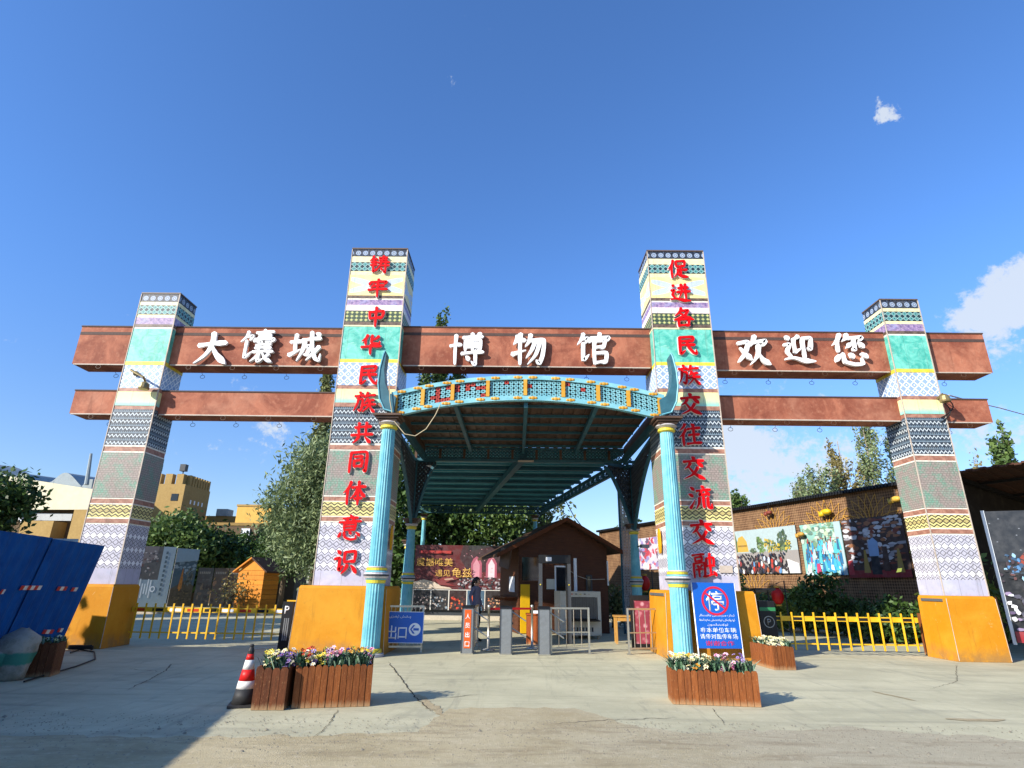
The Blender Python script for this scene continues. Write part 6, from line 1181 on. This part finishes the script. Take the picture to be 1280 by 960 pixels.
def w4(P):
    P.rect(0, 1, 0, 1, '#b8b0b8')
    for _ in range(70): P.oval(rn.uniform(0, 1), rn.uniform(0, 1), rn.uniform(.03, .1), rn.uniform(.04, .12), rn.choice(['#8a7aa8', '#c8c0cc', '#b8586a', '#5a4a60', '#d0c8c0', '#a83a48', '#7a8ab0']), 7, .4, rn)
wallprint('photograph', 'small lilac and red print seen through the canopy', 797, 826, 672, 712, w4)
# hanging ornaments
def shoe(label, u, v, col, sc=1.):
    p = gP(u, v, W0+nW*.25, W1+nW*.25); o = thing('hanging_ornament', label, 'ornament', p, 0, 'ornaments on the picture wall'); m1_ = basic('ornament_paint', col, .45, wear=.15)
    MB().ball(p, .17*sc, 8, 0, (.9, 1.5, .7)).build('body', m1_, o, True, True); MB().tube([p+dW*.12*sc, p+dW*.28*sc+Vector((0, 0, -.1*sc)), p+dW*.34*sc+Vector((0, 0, .06*sc))], [.12*sc, .08*sc, .02], 7).build('toe', m1_, o, True, True); MB().tube([p+Vector((0, 0, .1*sc)), p+Vector((0, 0, .35*sc))], .012, 5).build('cord', M['wire'], o)
shoe('brick red shoe shaped ornament hung over the crowd print', 961, 641, '#7a3a2a', .8); shoe('yellow shoe shaped ornament hung over the dancers print', 1033, 640, '#cfa91c', 1.05); shoe('yellow and white ornament hung beside the slim pillar', 1120, 624, '#c8a040', .9); shoe('yellow shoe shaped ornament between the crowd and dancers prints', 1001, 668, '#b58a3a', .8)
def lantern(label, u, v, Y):
    p = gY(u, v, Y); o = thing('red_lantern', label, 'lantern', (p.x, Y, 0), 0, 'red lanterns in the planting'); m1_ = basic('lantern_red', '#c01a14', .45, wear=.1)
    MB().ball(p, .24, 9, 0, (.85, .85, 1.15)).build('shade', m1_, o, True, True); MB().lathe((p.x, p.y, p.z-.32), [(.1, 0), (.1, .05)], 10).build('lower_rim', wire_g, o); MB().lathe((p.x, p.y, p.z+.27), [(.1, 0), (.1, .05)], 10).build('upper_rim', wire_g, o); MB().tube([(p.x+.3, p.y+.05, 0), (p.x+.3, p.y+.05, p.z+.5), (p.x, p.y, p.z+.4)], .02, 5).build('stake', M['darkgrey'], o)
lantern('red lantern on a stake beside the barrier cabinet', 972, 745, 7); lantern('small red lantern on a stake near the framed picture', 806, 729, 9)
# planting below the wall
for k, (u, Y, h, wx, mt, n, lb) in enumerate(((1030, 6.5, 2.0, .75, 'leafdark', 1900, 'upright dark shrub with small blooms before the dancers print'), (1000, 8.5, 1.5, .6, 'leafgrass', 1400, 'yellow green grassy clump beside the red lantern'), (1070, 7.2, 1.1, 1.0, 'leafdark', 2600, 'low dark hedge below the rug print'), (1120, 5.0, 1.2, .9, 'leafdark', 2600, 'low dark hedge beside the slim pillar base'), (960, 9.5, 1.2, .8, 'leafmid', 1700, 'green shrub behind the barrier cabinet'), (925, 9, 2.0, .5, 'leafmid', 1100, 'slim green shrub beside the no parking sign'), (765, 9.5, 1.5, .9, 'leafolive', 1800, 'olive shrub beside the kiosk wall'), (812, 11, 1.4, .8, 'leafdark', 1600, 'dark shrub behind the framed picture'), (1095, 4.6, .9, .8, 'leafdark', 1500, 'low dark hedge behind the yellow barrier'))):
    p = gY(u, 760, Y); tree('shrub', lb, (p.x, Y, 0), h, [(0, 0, h*.7, wx*.7, .5, h*.28), (-wx*.5, .1, h*.45, wx*.55, .5, h*.3), (wx*.5, -.1, h*.42, wx*.55, .5, h*.3)], n, .1 if mt != 'leafgrass' else .13, mt, seed=100+k, clump=.16, tr=.04, cat='shrub', elong=1.6 if mt != 'leafgrass' else 4)
# shed and billboard beside the last pillar
shd = thing('dark_shed', 'dark open shed with a rusty corrugated roof beside the slim pillar', 'shed', (15, 4, 0)); A0 = Vector((13.6, 4.2, 4.95)); A1 = Vector((17.6, -2.4, 5.05)); dp = Vector((7., 4.3, -.55)); b = MB(); n = 44
for k in range(n): q0, q1 = A0+(A1-A0)*k/n, A0+(A1-A0)*(k+1)/n; dz = Vector((0, 0, .03*(k % 2))); b.prism([q0+dz, q1+dz, q1+dz+dp, q0+dz+dp], (0, 0, .06))
b.build('roof', basic('rusty_roof', '#4a2f22', .85, wear=.5, scale=3, dark='#241814'), shd)
for t in (.02, .5, .98):
    q = A0+(A1-A0)*t; MB().bar((q.x+.3, q.y+.2, 0), (q.x+.3, q.y+.2, q.z-.02), .16).build('post', M['wire'], shd); MB().bar(q+Vector((0, 0, -.08)), q+dp+Vector((0, 0, -.08)), .12).build('rafter', M['wire'], shd)
for t in (.2, .5, .8): MB().bar(A0+dp*t+Vector((0, 0, -.05)), A1+dp*t+Vector((0, 0, -.05)), .08).build('purlin', M['wire'], shd)
q0, q1 = A0+dp, A1+dp; MB().prism([(q0.x, q0.y, 0), (q1.x, q1.y, 0), q1, q0], (.1, .06, 0)).build('back_wall', basic('shed_board', '#2a2119', .9, wear=.4), shd)
MB().prism([(A0.x+.6, A0.y+.4, 0), (q0.x, q0.y, 0), q0, A0+Vector((.6, .4, -.04))], (0, .1, 0)).build('side_wall', basic('shed_side', '#241c16', .9, wear=.4), shd)
rn = random.Random(44); a = gY(1239, 641, 1.0); P = Print((11.88, .95, .35), (3.2, -1.3, 0), (0, 0, 3.05), .06)
P.rect(0, 1, 0, 1, '#17191d'); P.poly([(0, .6), (1, .6), (1, 1), (0, 1)], '#262a30')
for _ in range(40): P.oval(rn.uniform(0, 1), rn.uniform(.6, 1), .006, .004, '#7a8088', 5)
for k in range(14):
    t0, t1 = radians(20+10*k), radians(28+10*k); P.poly([(.35+.25*cos(t0), .5+.24*sin(t0)), (.35+.25*cos(t1), .5+.24*sin(t1)), (.35+.21*cos(t1), .5+.2*sin(t1)), (.35+.21*cos(t0), .5+.2*sin(t0))], '#8a3a28')

for _ in range(120): P.oval(rn.gauss(.36, .09), rn.gauss(.53, .05), rn.uniform(.008, .03), rn.uniform(.006, .02), rn.choice(['#3f8a90', '#2c5a62', '#7ab8bc', '#1c2c34', '#b8d4d4', '#2a3a44', '#5a3a30']), 6, .4, rn)
for _ in range(26): P.oval(rn.gauss(.09, .025), rn.gauss(.56, .05), rn.uniform(.006, .016), rn.uniform(.008, .02), rn.choice(['#4a7aa8', '#2a4a68', '#8ab0c8', '#3a2a30']), 6, .4, rn)
for _ in range(90): P.oval(rn.uniform(0, 1), rn.uniform(.4, .6), rn.uniform(.008, .02), rn.uniform(.006, .014), rn.choice(['#24282e', '#3a3038', '#1a1a1e', '#5a3a38']), 6, .4, rn)
for _ in range(170): P.oval(rn.uniform(0, 1), rn.uniform(.08, .42), rn.uniform(.008, .028), rn.uniform(.008, .02), rn.choice(['#c8ccd4', '#4a4a58', '#8a7a98', '#2c2a34', '#5a4a6a', '#d8d8dc']), 7, .3, rn)
P.rect(0, 1, 0, .08, '#8a1c24')
bb = thing('night_billboard', 'black night scene billboard with a pale edge beside the last pillar', 'billboard', (11.9, .95, 0)); P.build('print', M['print'], bb, '#1a1a1a'); MB().bar((11.84, .92, .3), (11.84, .92, 3.42), .07).build('edge', swhite, bb)
for t in (.1, .8): MB().bar((11.88+3.2*t, 1.05-1.3*t, 0), (11.88+3.2*t, 1.05-1.3*t, 3.2), .08).build('post', M['darkgrey'], bb)
wb = thing('plank_box', 'weathered plank box against the last pillar base', 'box', (11.2, .9, 0))
for k in range(3): MB().box(11.06+.17*k, 11.22+.17*k, .78, .82, 0, 1.36+.03*(k % 2)).build('plank', M['plank'], wb)
tree('shrub', 'thin green bush between the last pillar and the billboard', (12.6, 3.4, 0), 2.8, [(0, 0, 1.9, .5, .5, .8), (.3, 0, 1.0, .5, .5, .6)], 1600, .12, 'leafgrass', seed=120, cat='shrub')

# loose grit and pebbles on the dirt edge
r = np.random.default_rng(5); n = 2600; X = r.uniform(-6, 7, n); Y = -6.4-np.abs(r.normal(0, 1.1, n)); S = r.uniform(.004, .013, n)*(1+(r.uniform(0, 1, n) > .985)*1.6); V = []; Fq = []
base = np.array([(1, 0, 0), (-.5, .87, 0), (-.5, -.87, 0), (0, 0, .7)])
ang = r.uniform(0, 6.28, n); cs_, sn_ = np.cos(ang), np.sin(ang); vs_ = np.stack([np.stack([X+S*(b[0]*cs_-b[1]*sn_), Y+S*(b[0]*sn_+b[1]*cs_), .001+S*b[2]], 1) for b in base], 1).reshape(-1, 3)
i0 = np.arange(n)[:, None]*4; fs_ = np.concatenate([i0+np.array([[0, 1, 3]]), i0+np.array([[1, 2, 3]]), i0+np.array([[2, 0, 3]])])
o = npmesh('grit', vs_, fs_, basic('grit_stone', '#8a8270', .9, wear=.4, scale=30)); tag(o, 'loose grit scattered over the packed dirt roadside', 'grit', kind='stuff')
